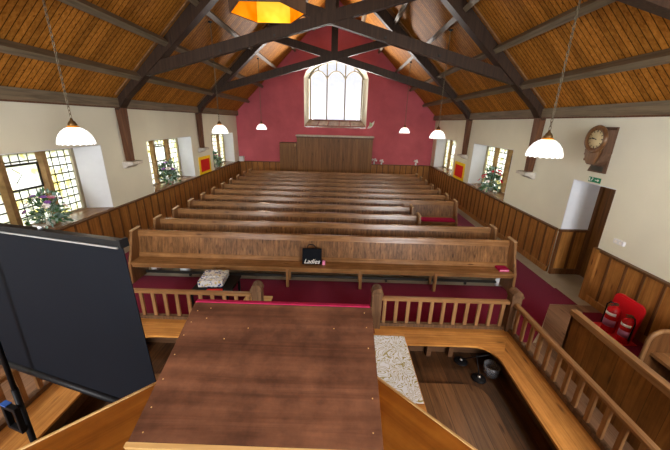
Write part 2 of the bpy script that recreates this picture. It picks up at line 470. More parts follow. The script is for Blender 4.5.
# roof trusses
TR = [(3.55, 'nearest', 'roof truss nearest the pulpit, only its right foot in view'),
      (7.68, 'middle', 'dark scissor roof truss nearer of the two, crossing above the pews'),
      (11.85, 'far', 'dark scissor roof truss in front of the far arched window')]
def rz(d): return 3.20+.89*d
def make_truss(label):
    t = thing('roof_truss', label, 'roof truss', (0, 0, 0), 'dark scissor trusses')
    w = .24
    for s in (-1, 1):
        X0 = XL if s < 0 else XR
        P = lambda d, z: (X0-s*d, z)
        bm = B()
        prism(bm, [P(.02, 3.22), P(.10, 3.20), P(.30, rz(.30)), P(4.93, rz(4.93)), P(4.93, rz(4.93)+.40), P(2.2, rz(2.2)+.36), P(.9, roof(XL+.9)-.03), P(.02, roof(XL+.02)-.03)], 'y', -w/2, w/2)
        obj('rafter', bm, M['truss'], t)
        # packing strip between rafter and boards
        bm = B()
        prism(bm, [P(2.15, rz(2.15)+.355), P(4.9, rz(4.9)+.39), P(4.9, roof(XL+4.9)-.01), P(2.15, roof(XL+2.15)-.01)], 'y', -.05, .05)
        obj('packing_board', bm, M['fillet'], t)
        # scissor brace
        bm = B(); zc = lambda x: 5.19+.265*(-s)*(x-XC)*-1
        xa = X0-s*.82; xb = XC+(-s)*2.25
        f = lambda x: 5.18+.268*abs(x-XC)*(-1 if (x-XC)*s > 0 else 1)
        o = .016*s
        A = (xa, o, f(xa)); Bq = (xb, o, f(xb))
        beam(bm, A, Bq, w*.62, .23)
        obj('brace', bm, M['truss'], t)
        # wall post
        bm = B(); prism(bm, [(-.07, 2.02), (.07, 2.02), (.12, 3.26), (-.12, 3.26)], 'x', min(X0, X0-s*.15), max(X0, X0-s*.15)); bmesh.ops.bevel(bm, geom=list(bm.edges), offset=.012, segments=1, affect='EDGES')
        obj('wall_post', bm, M['post'], t)
    bm = B(); box(bm, XC-.11, XC+.11, -.09, .09, 5.05, 7.9); obj('king_post', bm, M['truss'], t)
    for s in (-1, 1):
        for x in (XC+s*2.4, XC+s*1.2):
            bm = B(); cyl(bm, (x, -.12, 5.18-.268*abs(x-XC)-.05), (x, .12, 5.18-.268*abs(x-XC)-.05), .025, 8)
            obj('bolt', bm, M['iron'], t)
    # pale cover strips where boards meet the truss
    for s in (-1, 1):
        X0 = XL if s < 0 else XR
        for yy in (-.19, .19):
            bm = B(); d0, d1 = .15, 4.8
            beam(bm, (X0-s*d0, yy, roof(XL+d0)-.015), (X0-s*d1, yy, roof(XL+d1)-.015), .07, .03, up=(s*-.7, 0, -.7))
            obj('cover_strip', bm, M['fillet'], t)
    return t
t0 = make_truss(TR[1][2]); t0.location = (0, TR[1][0], 0)
dup(t0, (0, TR[0][0], 0), TR[0][2]); dup(t0, (0, TR[2][0], 0), TR[2][2])
# stone corbels under the wall posts
for yy, nm in ((3.55, None), (7.68, 'near'), (11.85, 'far')):
    for s, side in ((-1, 'left'), (1, 'right')):
        if nm is None: continue
        X0 = XL if s < 0 else XR
        bm = B()
        prism(bm, [(X0, 1.86), (X0-s*.05, 1.86), (X0-s*.14, 1.92), (X0-s*.26, 1.95), (X0-s*.26, 2.02), (X0, 2.02)], 'y', yy-.20, yy+.20)
        single('stone_corbel', bm, M['stone'], f'pale stone corbel under the {nm} truss post on the {side} wall', 'corbel', 'stone corbels on the walls', loc=(X0-s*.13, yy, 1.94))

# ------------------------------------------------------------------ side windows
def side_window(name, side, a, b, casement_light):
    s = -1 if side == 'left' else 1
    X0 = XL if s < 0 else XR
    xg = X0+s*.45
    r = sempty(name, (xg, (a+b)/2, WZ0))
    g0, g1 = (a+.19, b-.19) if name != 'window_1' else (a+.07, b-.31)
    z0, z1 = 1.10, WZ1-.04
    n = 3; mw = .15; lw = ((g1-g0)-mw*(n-1))/n
    struct('wall_reveal', reveal_skin(side, a, b, ''), M['white'], r)
    bm = B()
    prism(bm, [(X0-s*.02, WZ0-.03), (X0-s*.02, WZ0+.01), (xg, 1.09), (xg, WZ0-.02)], 'y', a+.01, b-.01)
    struct('sill', bm, M['strip'] if 0 else M['silltop'], r)
    bm = B()
    box(bm, xg-.05, xg+.05, g0-.02, g1+.02, z0-.05, z0+.02); box(bm, xg-.05, xg+.05, g0-.02, g1+.02, z1-.03, z1+.05)
    box(bm, xg-.05, xg+.05, g0-.04, g0+.04, z0, z1); box(bm, xg-.05, xg+.05, g1-.04, g1+.04, z0, z1)
    struct('frame', bm, M['pmull'], r)
    for k in range(n):
        y0 = g0+k*(lw+mw); y1 = y0+lw
        if k < n-1:
            bm = B()
            prism(bm, [(xg-s*.10, y1+.03), (xg-s*.10, y1+mw-.03), (xg, y1+mw), (xg+s*.08, y1+mw-.03), (xg+s*.08, y1+.03), (xg, y1)], 'z', z0, z1)
            struct('mullion', bm, M['mull'], r)
        bm = B(); box(bm, xg-.004, xg+.004, y0, y1, z0, z1)
        pane = struct('pane', bm, M['glass'], r)
        bm = B()
        zc0, zc1 = z0+.66, z1-.22
        rows, cols = 8, 4
        for c in range(1, cols):
            yy = y0+lw*c/cols
            if k == casement_light:
                box(bm, xg-.008, xg+.008, yy-.008, yy+.008, z0, zc0); box(bm, xg-.008, xg+.008, yy-.008, yy+.008, zc1, z1)
            else: box(bm, xg-.008, xg+.008, yy-.008, yy+.008, z0, z1)
        for q in range(1, rows):
            zz = z0+(z1-z0)*q/rows
            if k == casement_light and zc0 < zz < zc1: continue
            box(bm, xg-.010, xg+.010, y0, y1, zz-.011, zz+.011)
        struct('lead_grid', bm, M['lead'], pane)
        if k == casement_light:
            bm = B()
            for zz in (zc0, zc1): box(bm, xg-.02, xg+.02, y0, y1, zz-.018, zz+.018)
            for yy in (y0+.012, y1-.015): box(bm, xg-.02, xg+.02, yy-.014, yy+.014, zc0, zc1)
            tube(bm, [(xg-s*.02, y0+lw*.2, zc1-.05), (xg-s*.06, y0+lw*.38, zc1-.17), (xg-s*.02, y0+lw*.22, zc0+.12)], .008, 6)
            struct('casement', bm, M['iron'], r)
M['silltop'] = wood('sill_wood', (.16, .085, .045), (.27, .16, .10), 'Y', rough=.22, spec=.6, knots=False)
side_window('window_1', 'left', *WIN[0], 1)
side_window('window_2', 'left', *WIN[1], 1)
side_window('window_3', 'left', *WIN[2], 0)
side_window('window_4', 'right', WIN[1][0]+.1, WIN[1][1]+.1, 0)
side_window('window_5', 'right', WIN[2][0]+.1, WIN[2][1]+.1, 1)

# far arched window
def far_window():
    r = sempty('window_6', (-.31, YB+.42, 3.12))
    y = YB+.45
    bm = B(); f = bm.faces.new([bm.verts.new((x, y, z)) for x, z in GARCH])
    struct('pane', bm, M['frost'], r)
    xm = [-1.62, -.76, .14, 1.02]
    bm = B()
    for x in xm[1:3]: box(bm, x-.03, x+.03, y-.07, y-.01, 3.12, 5.84)
    for x in (-1.60, .99): box(bm, x-.04, x+.04, y-.07, y-.01, 3.12, 5.1)
    struct('mullion', bm, M['pmull'], r)
    bm = B()
    for k in range(3):
        xa, xb = xm[k], xm[k+1]; xc = (xa+xb)/2
        for q, (p0, sgn) in enumerate(((xa, 1), (xb, -1))):
            pts = []
            for i in range(9):
                u = i/8
                pts.append((p0+sgn*(xb-xa)/2*(u**1.5*.35+u*.65), y-.04, 5.06+.36*(1-(1-u)**1.9)))
            tube(bm, pts, .028, 6)
        top = 5.86 if k == 1 else 5.66
        box(bm, xc-.024, xc+.024, y-.06, y-.02, 5.40, top)
    struct('tracery', bm, M['pmull'], r)
    bm = B(); pts = [(x, y-.05, z) for x, z in GARCH[1:-1]]
    tube(bm, pts, .045, 6); struct('frame', bm, M['pmull'], r)
    # sloping sill with a red-brown timber edge
    bm = B()
    prism(bm, [(YB-.015, 2.78), (YB-.015, 2.83), (YB+.42, 3.15), (YB+.42, 3.05)], 'x', -1.84, 1.22)
    struct('sill', bm, M['redsill'], r)
    bm = B()
    for x in (-1.10, -.62, -.10, .42):
        beam(bm, (x*1.1, YB+.02, 2.875), (x, YB+.40, 3.155), .05, .03)
    beam(bm, (-1.80, YB+.0, 2.855), (1.18, YB+.0, 2.855), .05, .05); beam(bm, (-1.60, YB+.37, 3.145), (1.0, YB+.37, 3.145), .06, .04)
    struct('sill_batten', bm, M['redtrim'], r)
M['redsill'] = plain('varnished_sill', (.34, .24, .17), .18, .7, noise=.3, scale=6)
M['redtrim'] = plain('red_brown_trim', (.22, .06, .04), .4, .5, noise=.2)
far_window()

# ------------------------------------------------------------------ wainscot
def wainscot(name, runs, axis, face, sgn, strips):
    """runs: list of (a, b) along the wall; face: coordinate of the wall face; sgn: direction into the room"""
    r = sempty(name, (face if axis == 'y' else 0, 0 if axis == 'y' else face, 0))
    bp, bs, bc, bb = B(), B(), B(), B()
    def bx(bm, a, b, d0, d1, z0, z1):
        lo, hi = min(face+sgn*d0, face+sgn*d1), max(face+sgn*d0, face+sgn*d1)
        if axis == 'y': box(bm, lo, hi, a, b, z0, z1)
        else: box(bm, a, b, lo, hi, z0, z1)
    for a, b in runs:
        bx(bp, a, b, 0, .035, 0, 1.0)
        bx(bc, a, b, 0, .075, .985, 1.02); bx(bs, a, b, 0, .05, .90, .985) if 0 else None
        bx(bb, a, b, 0, .065, .006, .13)
        n = max(1, round((b-a)/strips)); w = (b-a)/n
        for k in range(n+1):
            c = a+k*w
            bx(bs, max(a, c-.021), min(b, c+.021), .03, .05, .13, .985)
    struct('panel', bp, M['wains'], r); struct('strip', bs, M['strip'], r)
    struct('cap', bc, M['strip'], r); struct('plinth', bb, M['wains'], r)
    return r
wainscot('trim_3', [(YF, YB-.02)], 'y', XL, 1, .32)
wainscot('trim_4', [(YF, 5.2), (6.30, YB-.02)], 'y', XR, -1, .315)
wainscot('trim_5', [(XL+.04, -3.06), (1.62, XR-.04)], 'x', YB, -1, .30)

# doorway in the right wall
bm = B(); box(bm, XR, XR+.64, 6.235, 6.25, 1.03, 2.08); box(bm, XR+.01, XR+.64, 5.24, 6.25, 2.075, 2.09); struct('wall_doorway', bm, M['white'])
d = sempty('door_1', (XR+.64, 5.74, 0))
bm = B(); box(bm, XR+.60, XR+.645, 5.26, 6.24, .01, 2.07); struct('leaf', bm, M['door'], d)
bm = B(); box(bm, XR+.56, XR+.60, 6.16, 6.24, .006, 2.07); box(bm, XR+.56, XR+.60, 5.24, 5.30, .006, 2.07); struct('frame', bm, M['strip'], d)
bm = B(); cyl(bm, (XR+.60, 5.40, 1.0), (XR+.54, 5.40, 1.0), .012); lathe(bm, [(.0, -.03), (.022, -.02), (.03, 0), (.022, .02), (.0, .03)], 12, Matrix.Translation((XR+.53, 5.40, 1.0))); struct('door_handle', bm, M['brass'], d)
wr = sempty('trim_6', (XR, 6.2, 0))
bm = B(); box(bm, XR-.03, XR+.56, 6.20, 6.235, .006, 1.0); struct('panel', bm, M['wains'], wr)
bm = B()
box(bm, XR-.04, XR+.56, 6.17, 6.24, .985, 1.03)
for x in (XR-.035, XR+.26, XR+.52): box(bm, x-.005, x+.045, 6.18, 6.20, .13, .985)
box(bm, XR-.03, XR+.56, 6.17, 6.20, .006, .13); struct('strip', bm, M['strip'], wr)
bm = B(); box(bm, XR-.08, XR+.005, 5.10, 5.24, .006, 1.02); struct('trim_7', bm, M['wains'])

# ------------------------------------------------------------------ carpets
def carpet(pts, label, loc, z0=.001):
    bm = B(); prism(bm, pts, 'z', z0, z0+.006)
    single('carpet', bm, M['carpet'], label, 'carpet', 'red carpets', loc=loc)
carpet([(-3.5, 3.86), (2.95, 3.86), (3.3, 4.22), (3.9, 4.95), (4.40, 4.95), (4.40, 5.54), (-5.0, 5.54), (-5.0, 4.95), (-4.5, 4.95), (-3.9, 4.22)], 'dark red carpet across the front of the pews behind the rail', (-.3, 4.8, 0))
carpet([(3.46, 5.54), (4.36, 5.54), (4.36, 15.4), (3.46, 15.4)], 'long red carpet runner down the aisle beside the doorway wall', (3.9, 10, 0))
carpet([(-5.0, 5.54), (-4.1, 5.54), (-4.1, 15.4), (-5.0, 15.4)], 'long red carpet runner down the aisle opposite the doorway', (-4.5, 10, 0))
carpet([(4.08, 1.0), (4.62, 1.0), (4.62, 4.70), (4.08, 4.70)], 'narrow red carpet strip beneath the fire extinguishers', (4.4, 3, 0), .0065)

# ------------------------------------------------------------------ pews
SD = .46
def make_pew(x0, x1, label):
    t = thing('pew', label, 'pew', (0, 0, 0), 'pine pews facing the pulpit')
    bm = B(); prism(bm, [(-.135, .50), (-.105, .50), (-.03, .87), (-.06, .87)], 'x', x0+.05, x1-.05); obj('backrest', bm, M['pew'], t)
    bm = B(); prism(bm, [(-.085, .845), (-.03, .845), (-.002, .95), (-.012, .957), (-.05, .957), (-.060, .95)], 'x', x0+.05, x1-.05); obj('top_rail', bm, M['pewh'], t)
    bm = B(); prism(bm, [(-.160, .44), (-.11, .44), (-.095, .525), (-.143, .525)], 'x', x0+.05, x1-.05); obj('lower_rail', bm, M['pewh'], t)
    bm = B(); box(bm, x0+.05, x1-.05, -SD, -.10, .405, .445, bev=.01); obj('seat', bm, M['pewh'], t)
    bm = B(); box(bm, x0+.05, x1-.05, -SD+.05, -SD+.08, .33, .407); obj('seat_rail', bm, M['pewh'], t)
    bm = B(); prism(bm, [(-.01, .80), (.13, .79), (.13, .815), (-.01, .825)], 'x', x0+.05, x1-.05); prism(bm, [(.115, .79), (.13, .79), (.13, .85), (.115, .85)], 'x', x0+.05, x1-.05); obj('book_ledge', bm, M['pewh'], t)
    for x in (x0, x1-.05):
        bm = B()
        prism(bm, [(-SD-.02, 0), (.06, 0), (.06, .80), (.03, 1.0), (-.23, .985), (-.30, .76), (-.37, .56), (-SD+.02, .42)], 'x', x, x+.05)
        bmesh.ops.bevel(bm, geom=list(bm.edges), offset=.006, segments=1, affect='EDGES')
        e = obj('end_panel', bm, M['pewend'], t)
        bm = B(); prism(bm, [(.03, 1.0), (.03, 1.016), (-.235, 1.001), (-.23, .985)], 'x', x-.006, x+.056); obj('end_cap', bm, M['endcap'], e)
    L = x1-x0; n = 4 if L > 6.5 else 3
    xs = [-2.35, -.95, .45, 1.87] if L > 6.5 else [-2.35, -.95, .45]
    for x in xs:
        bm = B(); box(bm, x-.025, x+.025, -SD+.02, -SD+.08, .016, .41); obj('leg', bm, M['pewend'], t)
        bm = B(); box(bm, x-.025, x+.025, -.14, -.09, .016, .41); obj('rear_leg', bm, M['pewend'], t)
    xm = XC
    bm = B(); prism(bm, [(-.20, .52), (-.05, .50), (0, .86), (.03, .965), (-.08, .97)], 'x', xm-.016, xm+.016); prism(bm, [(.03, .955), (.0, .985), (-.08, .97)], 'x', xm-.03, xm+.03) if 0 else None
    return t, bm
M['endcap'] = wood('pew_cap', (.36, .22, .11), (.52, .34, .18), 'Y', rough=.22, spec=.7, knots=False)
PY = [5.68, 6.46, 7.24, 8.03, 8.78, 9.56, 10.38, 11.17, 11.97, 12.78, 13.60]
ORD = ['front', 'second', 'third', 'fourth', 'fifth', 'sixth', 'seventh', 'eighth', 'ninth', 'tenth', 'eleventh']
def pew_label(k):
    if k == 0: return 'long pine pew at the front, carrying the black tote bag'
    if k in (2, 3): return f'{ORD[k]} pine pew back from the rail, stopping short of the right aisle'
    if k == 4: return 'fifth pine pew back from the rail, with a crimson cushion showing'
    if k == 10: return 'last pine pew, close to the boarded lobby at the far end'
    return f'{ORD[k]} long pine pew back from the communion rail'
long_, bmx = make_pew(-3.98, 3.37, pew_label(0)); bmx.free(); long_.location = (0, PY[0], 0)
short_, bmx = make_pew(-3.98, 1.95, pew_label(2)); bmx.free(); short_.location = (0, PY[2], 0)
for k in range(1, 11):
    if k == 2: continue
    dup(short_ if k == 3 else long_, (0, PY[k], 0), pew_label(k))
# hymn books on the pew ledges catch the light
bm = B(); box(bm, 1.99, 3.30, PY[4]-.44, PY[4]-.16, .446, .50, bev=.02)
single('seat_cushion', bm, M['crimson'], 'long crimson seat cushion on the fifth pew by the right aisle', 'cushion', loc=(2.6, PY[4]-.26, .446))

# tote bag on the front pew
bg = thing('tote_bag', 'black tote bag with white lettering on the front pew', 'bag', (-.49, 5.38, .446))
bm = B()
rt = Matrix.Rotation(-.22, 3, 'X')
cbox(bm, (-.49, 5.40, .607), (.37, .06, .31), rt, bev=.02)
obj('body', bm, M['bagcloth'] if 'bagcloth' in M else M['screen'], bg)
bm = B()
for dx in (-.06,):
    tube(bm, [(-.58, 5.43, .77), (-.57, 5.445, .815), (-.53, 5.45, .825), (-.46, 5.45, .82), (-.42, 5.44, .77)], .010, 6)
obj('handle', bm, M['black'], bg)
mt = Matrix.Translation((-.49, 5.336, .525)) @ Matrix.Rotation(PI/2-.22, 4, 'X')
text_mesh('lettering', 'Ladies', .12, M['paper'], bg, mt, .001, .35)
bm = B(); box(bm, -.285, -.235, 5.36, 5.41, .446, .53, bev=.01); single('tissue_packet', bm, M['petal_k'], 'small pink packet beside the black tote bag', 'packet', loc=(-.26, 5.385, .446))
# hymn book on the right of the front pew
hb = thing('hymn_book', 'crimson hymn book lying on the right end of the front pew', 'book', (3.17, 5.40, .446))
bm = B(); box(bm, 3.07, 3.26, 5.31, 5.49, .446, .454); box(bm, 3.07, 3.26, 5.31, 5.49, .482, .49); box(bm, 3.07, 3.08, 5.31, 5.49, .454, .482); obj('cover', bm, M['crimson'], hb)
bm = B(); box(bm, 3.08, 3.25, 5.315, 5.485, .454, .482); obj('pages', bm, M['petal_k'], hb)

# heating pipe under the front pew
hp = thing('heating_pipe', 'dark heating pipe low behind the front pew with a white valve', 'pipe', (0, 5.6, .006))
bm = B(); cyl(bm, (-3.9, 5.60, .075), (3.28, 5.60, .075), .028, 10); obj('pipe', bm, M['iron'], hp)
bm = B(); cyl(bm, (3.24, 5.60, .002), (3.24, 5.60, .16), .04, 12); lathe(bm, [(.0, .12), (.045, .13), (.05, .2), (.03, .24), (0, .245)], 12, Matrix.Translation((3.24, 5.60, .03))); obj('valve', bm, M['ceramic'], hp)
for x in (-3, -1, 1, 2.6):
    bm = B(); box(bm, x-.02, x+.02, 5.58, 5.62, 0, .05); obj('bracket', bm, M['iron'], hp)
bm = B(); box(bm, -4.06+.16, -3.78, 5.76, 5.9, 0, .11, bev=.008); single('tissue_box', bm, M['petal_w'], 'small pale box on the floor under the left end of the front pew', 'box', loc=(-3.84, 5.83, 0))
bm = B(); lathe(bm, [(0, 0), (.10, 0), (.115, .13), (.105, .13), (.09, .02), (0, .02)], 20, Matrix.Translation((-3.2, 5.80, 0))); single('plastic_tub', bm, M['ceramic'], 'round white tub on the floor behind the front pew', 'tub', loc=(-3.2, 5.80, 0))

# low black table with parcel and red book in front of the pews
tb = thing('low_table', 'low black table between the rail and the front pew', 'table', (-2.13, 4.75, .016))
bm = B(); box(bm, -2.46, -1.78, 4.42, 5.10, .28, .315, bev=.006); obj('tabletop', bm, M['black'], tb)
for x in (-2.42, -1.82):
    for y in (4.46, 5.06):
        bm = B(); box(bm, x-.018, x+.018, y-.018, y+.018, .016, .28); obj('leg', bm, M['black'], tb)
m, nt, out = new_mat('parcel_print'); b_ = bsdf(nt, out, .35, .5); tc = nt.nodes.new('ShaderNodeTexCoord')
vz = nt.nodes.new('ShaderNodeTexVoronoi'); vz.inputs['Scale'].default_value = 16; nt.links.new(tc.outputs['Object'], vz.inputs['Vector'])
rp = nt.nodes.new('ShaderNodeValToRGB'); rp.color_ramp.interpolation = 'CONSTANT'
for i, (p, c) in enumerate(((0, (.03, .05, .22)), (.10, (.70, .70, .68)), (.62, (.62, .50, .22)), (.70, (.75, .75, .74)), (.80, (.35, .40, .48)))):
    e = rp.color_ramp.elements[i] if i < 2 else rp.color_ramp.elements.new(p)
    e.position = p; e.color = (*c, 1)
sepc = nt.nodes.new('ShaderNodeSeparateColor'); nt.links.new(vz.outputs['Color'], sepc.inputs[0])
nt.links.new(sepc.outputs[0], rp.inputs[0]); nt.links.new(rp.outputs[0], b_.inputs['Base Color']); M['parcel'] = m; vz.inputs['Scale'].default_value = 34
pc = thing('parcel', 'white and blue speckled parcel on the low black table', 'parcel', (-2.2, 4.82, .317))
bm = B(); cbox(bm, (-2.18, 4.84, .380), (.42, .44, .12), Matrix.Rotation(.08, 3, 'Z'), bev=.03); obj('wrapping', bm, M['parcel'], pc)
bm = B(); cbox(bm, (-2.22, 4.88, .446), (.30, .24, .02), Matrix.Rotation(.08, 3, 'Z'), bev=.006); obj('top_sheet', bm, M['parcel'], pc)
rb = thing('red_book', 'thin red book at the near edge of the low black table', 'book', (-2.05, 4.50, .317))
bm = B(); cbox(bm, (-2.05, 4.49, .327), (.26, .13, .018), Matrix.Rotation(.1, 3, 'Z')); obj('cover', bm, M['redcard'], rb)
bm = B(); cbox(bm, (-2.05, 4.49, .327), (.25, .135, .010), Matrix.Rotation(.1, 3, 'Z')); obj('pages', bm, M['paper'], rb)

# ------------------------------------------------------------------ communion rails and kneeling steps
RZ0, RZ1 = .30, .757
def newel(bm, x, y, ang=0, ztop=.93):
    m = Matrix.Translation((x, y, 0)) @ Matrix.Rotation(ang, 4, 'Z')
    box(bm, -.068, .068, -.068, .068, RZ0, ztop, 0, m, bev=.008)
    box(bm, -.078, .078, -.078, .078, ztop-.03, ztop, 0, m)
    pts = [(-.07, ztop)] + [(.07*math.cos(PI-PI*i/10), ztop+.07*math.sin(PI-PI*i/10)) for i in range(11)] + [(.07, ztop)]
    k = len(bm.verts)
    prism(bm, pts[1:-1], 'y', -.07, .07)
    bm.verts.ensure_lookup_table()
    for v in bm.verts[k:]: v.co = m @ v.co
def railing(label, a, b, axis, other, posts, loc):
    r = thing('communion_rail', label, 'railing', loc, 'communion rails round the pulpit')
    bt, bb = B(), B()
    if axis == 'x':
        prism(bt, [(other-.036, RZ1-.035), (other+.036, RZ1-.035), (other+.036, RZ1-.005), (other+.022, RZ1+.010), (other-.022, RZ1+.010), (other-.036, RZ1-.005)], 'x', a, b)
        box(bb, a, b, other-.03, other+.03, RZ0, RZ0+.05)
    else:
        prism(bt, [(other-.036, RZ1-.035), (other+.036, RZ1-.035), (other+.036, RZ1-.005), (other+.022, RZ1+.010), (other-.022, RZ1+.010), (other-.036, RZ1-.005)], 'y', a, b)
        box(bb, other-.03, other+.03, a, b, RZ0, RZ0+.05)
    obj('top_rail', bt, M['rail' if axis == 'x' else 'raily'], r); obj('bottom_rail', bb, M['newel'], r)
    n = round((b-a)/.165)
    for k in range(n):
        c = a+(k+.5)*(b-a)/n
        bm = B()
        if axis == 'x': box(bm, c-.023, c+.023, other-.014, other+.014, RZ0+.05, RZ1-.035)
        else: box(bm, other-.014, other+.014, c-.023, c+.023, RZ0+.05, RZ1-.035)
        obj('baluster', bm, M['railz'], r)
    for (x, y, ang, zt) in posts:
        bm = B(); newel(bm, x, y, ang, zt); obj('newel_post', bm, M['newel'], r)
    return r
railing('front communion rail section with the corner post on the doorway side', .60, 2.42, 'x', 3.77, [(.56, 3.74, 0, .87), (2.47, 3.77, 0, .87)], (1.5, 3.77, .3))
railing('front communion rail section behind the black projection screen', -3.02, -1.16, 'x', 3.77, [(-1.10, 3.74, 0, .87), (-3.07, 3.77, 0, .87)], (-2.1, 3.77, .3))
railing('side communion rail running toward the viewer beside the boarded bay pew', -.6, 3.70, 'y', 2.47, [], (2.47, 1.6, .3))
railing('side communion rail at the far left beyond the tripod', -.6, 3.70, 'y', -3.07, [], (-3.07, 1.6, .3))

def kneel_step(label, sx, loc):
    X = lambda x: XC+sx*(x-XC)
    t = thing('kneeling_step', label, 'step', loc, 'kneeling steps inside the rails')
    front = [(X(.55), 3.85), (X(2.53), 3.85), (X(2.07), 3.10), (X(2.06), 3.20), (X(2.015), 3.29), (X(1.96), 3.345), (X(1.88), 3.375), (X(1.78), 3.385), (X(.55), 3.38)]
    bm = B(); prism(bm, front, 'z', .272, .30); obj('front_board', bm, M['step'], t)
    side = [(X(2.53), 3.85), (X(2.53), -.7), (X(2.05), -.7), (X(2.055), 2.4), (X(2.07), 3.10)]
    bm = B(); prism(bm, side, 'z', .272, .2995); obj('side_board', bm, M['stepy'], t)
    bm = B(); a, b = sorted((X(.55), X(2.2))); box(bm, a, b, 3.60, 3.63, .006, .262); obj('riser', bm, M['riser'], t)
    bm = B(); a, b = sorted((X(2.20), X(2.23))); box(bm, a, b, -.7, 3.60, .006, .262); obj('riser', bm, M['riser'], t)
    for x in (.65, 1.3, 1.6):
        a, b = sorted((X(x-.03), X(x+.03)))
        bm = B(); box(bm, a, b, 3.50, 3.60, .006, .262); obj('bearer', bm, M['riser'], t)
    bm = B(); a, b = sorted((X(2.44), X(2.50))); box(bm, a, b, -.7, 3.8, .006, .262); obj('bearer', bm, M['riser'], t)
kneel_step('orange pine kneeling step curving round inside the rail on the doorway side', 1, (1.8, 3.0, .006))
kneel_step('orange pine kneeling step inside the rail behind the projection screen', -1, (-2.4, 3.0, .006))

# cream stool behind the post
st = thing('footstool', 'small pale wooden footstool behind the rail post left of the lectern', 'stool', (-1.20, 4.18, .016))
bm = B(); box(bm, -1.45, -1.02, 4.08, 4.30, .36, .39, bev=.004); obj('stool_top', bm, M['pale'], st)
for x in (-1.41, -1.06):
    bm = B(); box(bm, x-.015, x+.015, 4.10, 4.28, .016, .36); obj('leg', bm, M['pale'], st)

# ------------------------------------------------------------------ bay pew on the right with its curved neighbour
bp_ = thing('bay_pew', 'boarded bay pew with a tall back alongside the side rail', 'pew', (3.2, 1.6, .006))
bm = B(); box(bm, 3.04, 3.08, -.8, 3.45, .006, .80); obj('back_panel', bm, M['bay'], bp_)
bm = B(); box(bm, 3.02, 3.10, -.8, 3.47, .77, .85, bev=.01); obj('top_rail', bm, M['baycap'] if 'baycap' in M else M['raily'], bp_)
bm = B(); box(bm, 3.08, 3.48, -.8, 3.42, .42, .455, bev=.008); obj('seat', bm, M['raily'], bp_)
bm = B(); prism(bm, [(3.04, .006), (3.5, .006), (3.5, .50), (3.2, .60), (3.14, .83), (3.04, .84)], 'y', 3.42, 3.46); obj('end_panel', bm, M['bayend'], bp_)
for y in (-.4, .9, 2.2):
    bm = B(); box(bm, 3.42, 3.46, y-.03, y+.03, .006, .42); obj('leg', bm, M['bayend'], bp_)

cp = thing('curved_pew', 'pew with a rounded end panel against the panelled wall', 'pew', (4.2, 2.6, .0185))
def rounded(xa, xb, h, r, z0=.0185):
    pts = [(xa, z0), (xb, z0)]
    pts += [(xb-r+r*math.cos(PI/2*i/8), h-r+r*math.sin(PI/2*i/8)) for i in range(9)]
    pts += [(xa+r+r*math.cos(PI/2+PI/2*i/8), h-r+r*math.sin(PI/2+PI/2*i/8)) for i in range(9)]
    return pts
for y in (3.20, 1.4):
    bm = B(); prism(bm, rounded(3.86, 4.62, .74, .16), 'y', y, y+.045); e = obj('end_panel', bm, M['strip'], cp)
    bm = B()
    pts = rounded(3.86, 4.62, .74, .16)
    tube(bm, [(x, y+.022, z) for x, z in pts[1:]+[pts[0]]], .026, 6); obj('edge_moulding', bm, M['railz'], e)
bm = B(); box(bm, 3.92, 4.56, 1.44, 3.20, .40, .44); obj('seat', bm, M['raily'], cp)
bm = B(); box(bm, 4.53, 4.57, 1.44, 3.20, .44, .70); obj('backrest', bm, M['bay'], cp)

# ------------------------------------------------------------------ fire extinguishers
es = thing('extinguisher_stand', 'red plastic fire extinguisher stand leaning against the wall panelling', 'extinguisher stand', (4.45, 4.14, .0185))
rot = Matrix.Rotation(.10, 4, 'Y')
bm = B()
pts = [(-.25, 0), (.25, 0)] + [(.25-.1+.1*math.cos(PI/2*i/6), .60-.1+.1*math.sin(PI/2*i/6)) for i in range(7)] + [(-.25+.1+.1*math.cos(PI/2+PI/2*i/6), .60-.1+.1*math.sin(PI/2+PI/2*i/6)) for i in range(7)]
prism(bm, pts, 'x', -.015, .015)
for v in bm.verts: v.co = Matrix.Translation((4.46, 4.19, .0)) @ rot @ v.co
obj('back_board', bm, M['redp'], es)
bm = B()
pin = [(u*.88, .03+(w)*.9) for u, w in pts]
prism(bm, pin, 'x', -.022, -.016)
for v in bm.verts: v.co = Matrix.Translation((4.46, 4.19, .0)) @ rot @ v.co
obj('raised_panel', bm, M['redp'], es)
bm = B(); box(bm, 4.20, 4.47, 3.84, 4.40, .0185, .030, bev=.004); obj('base_tray', bm, M['redp'], es)
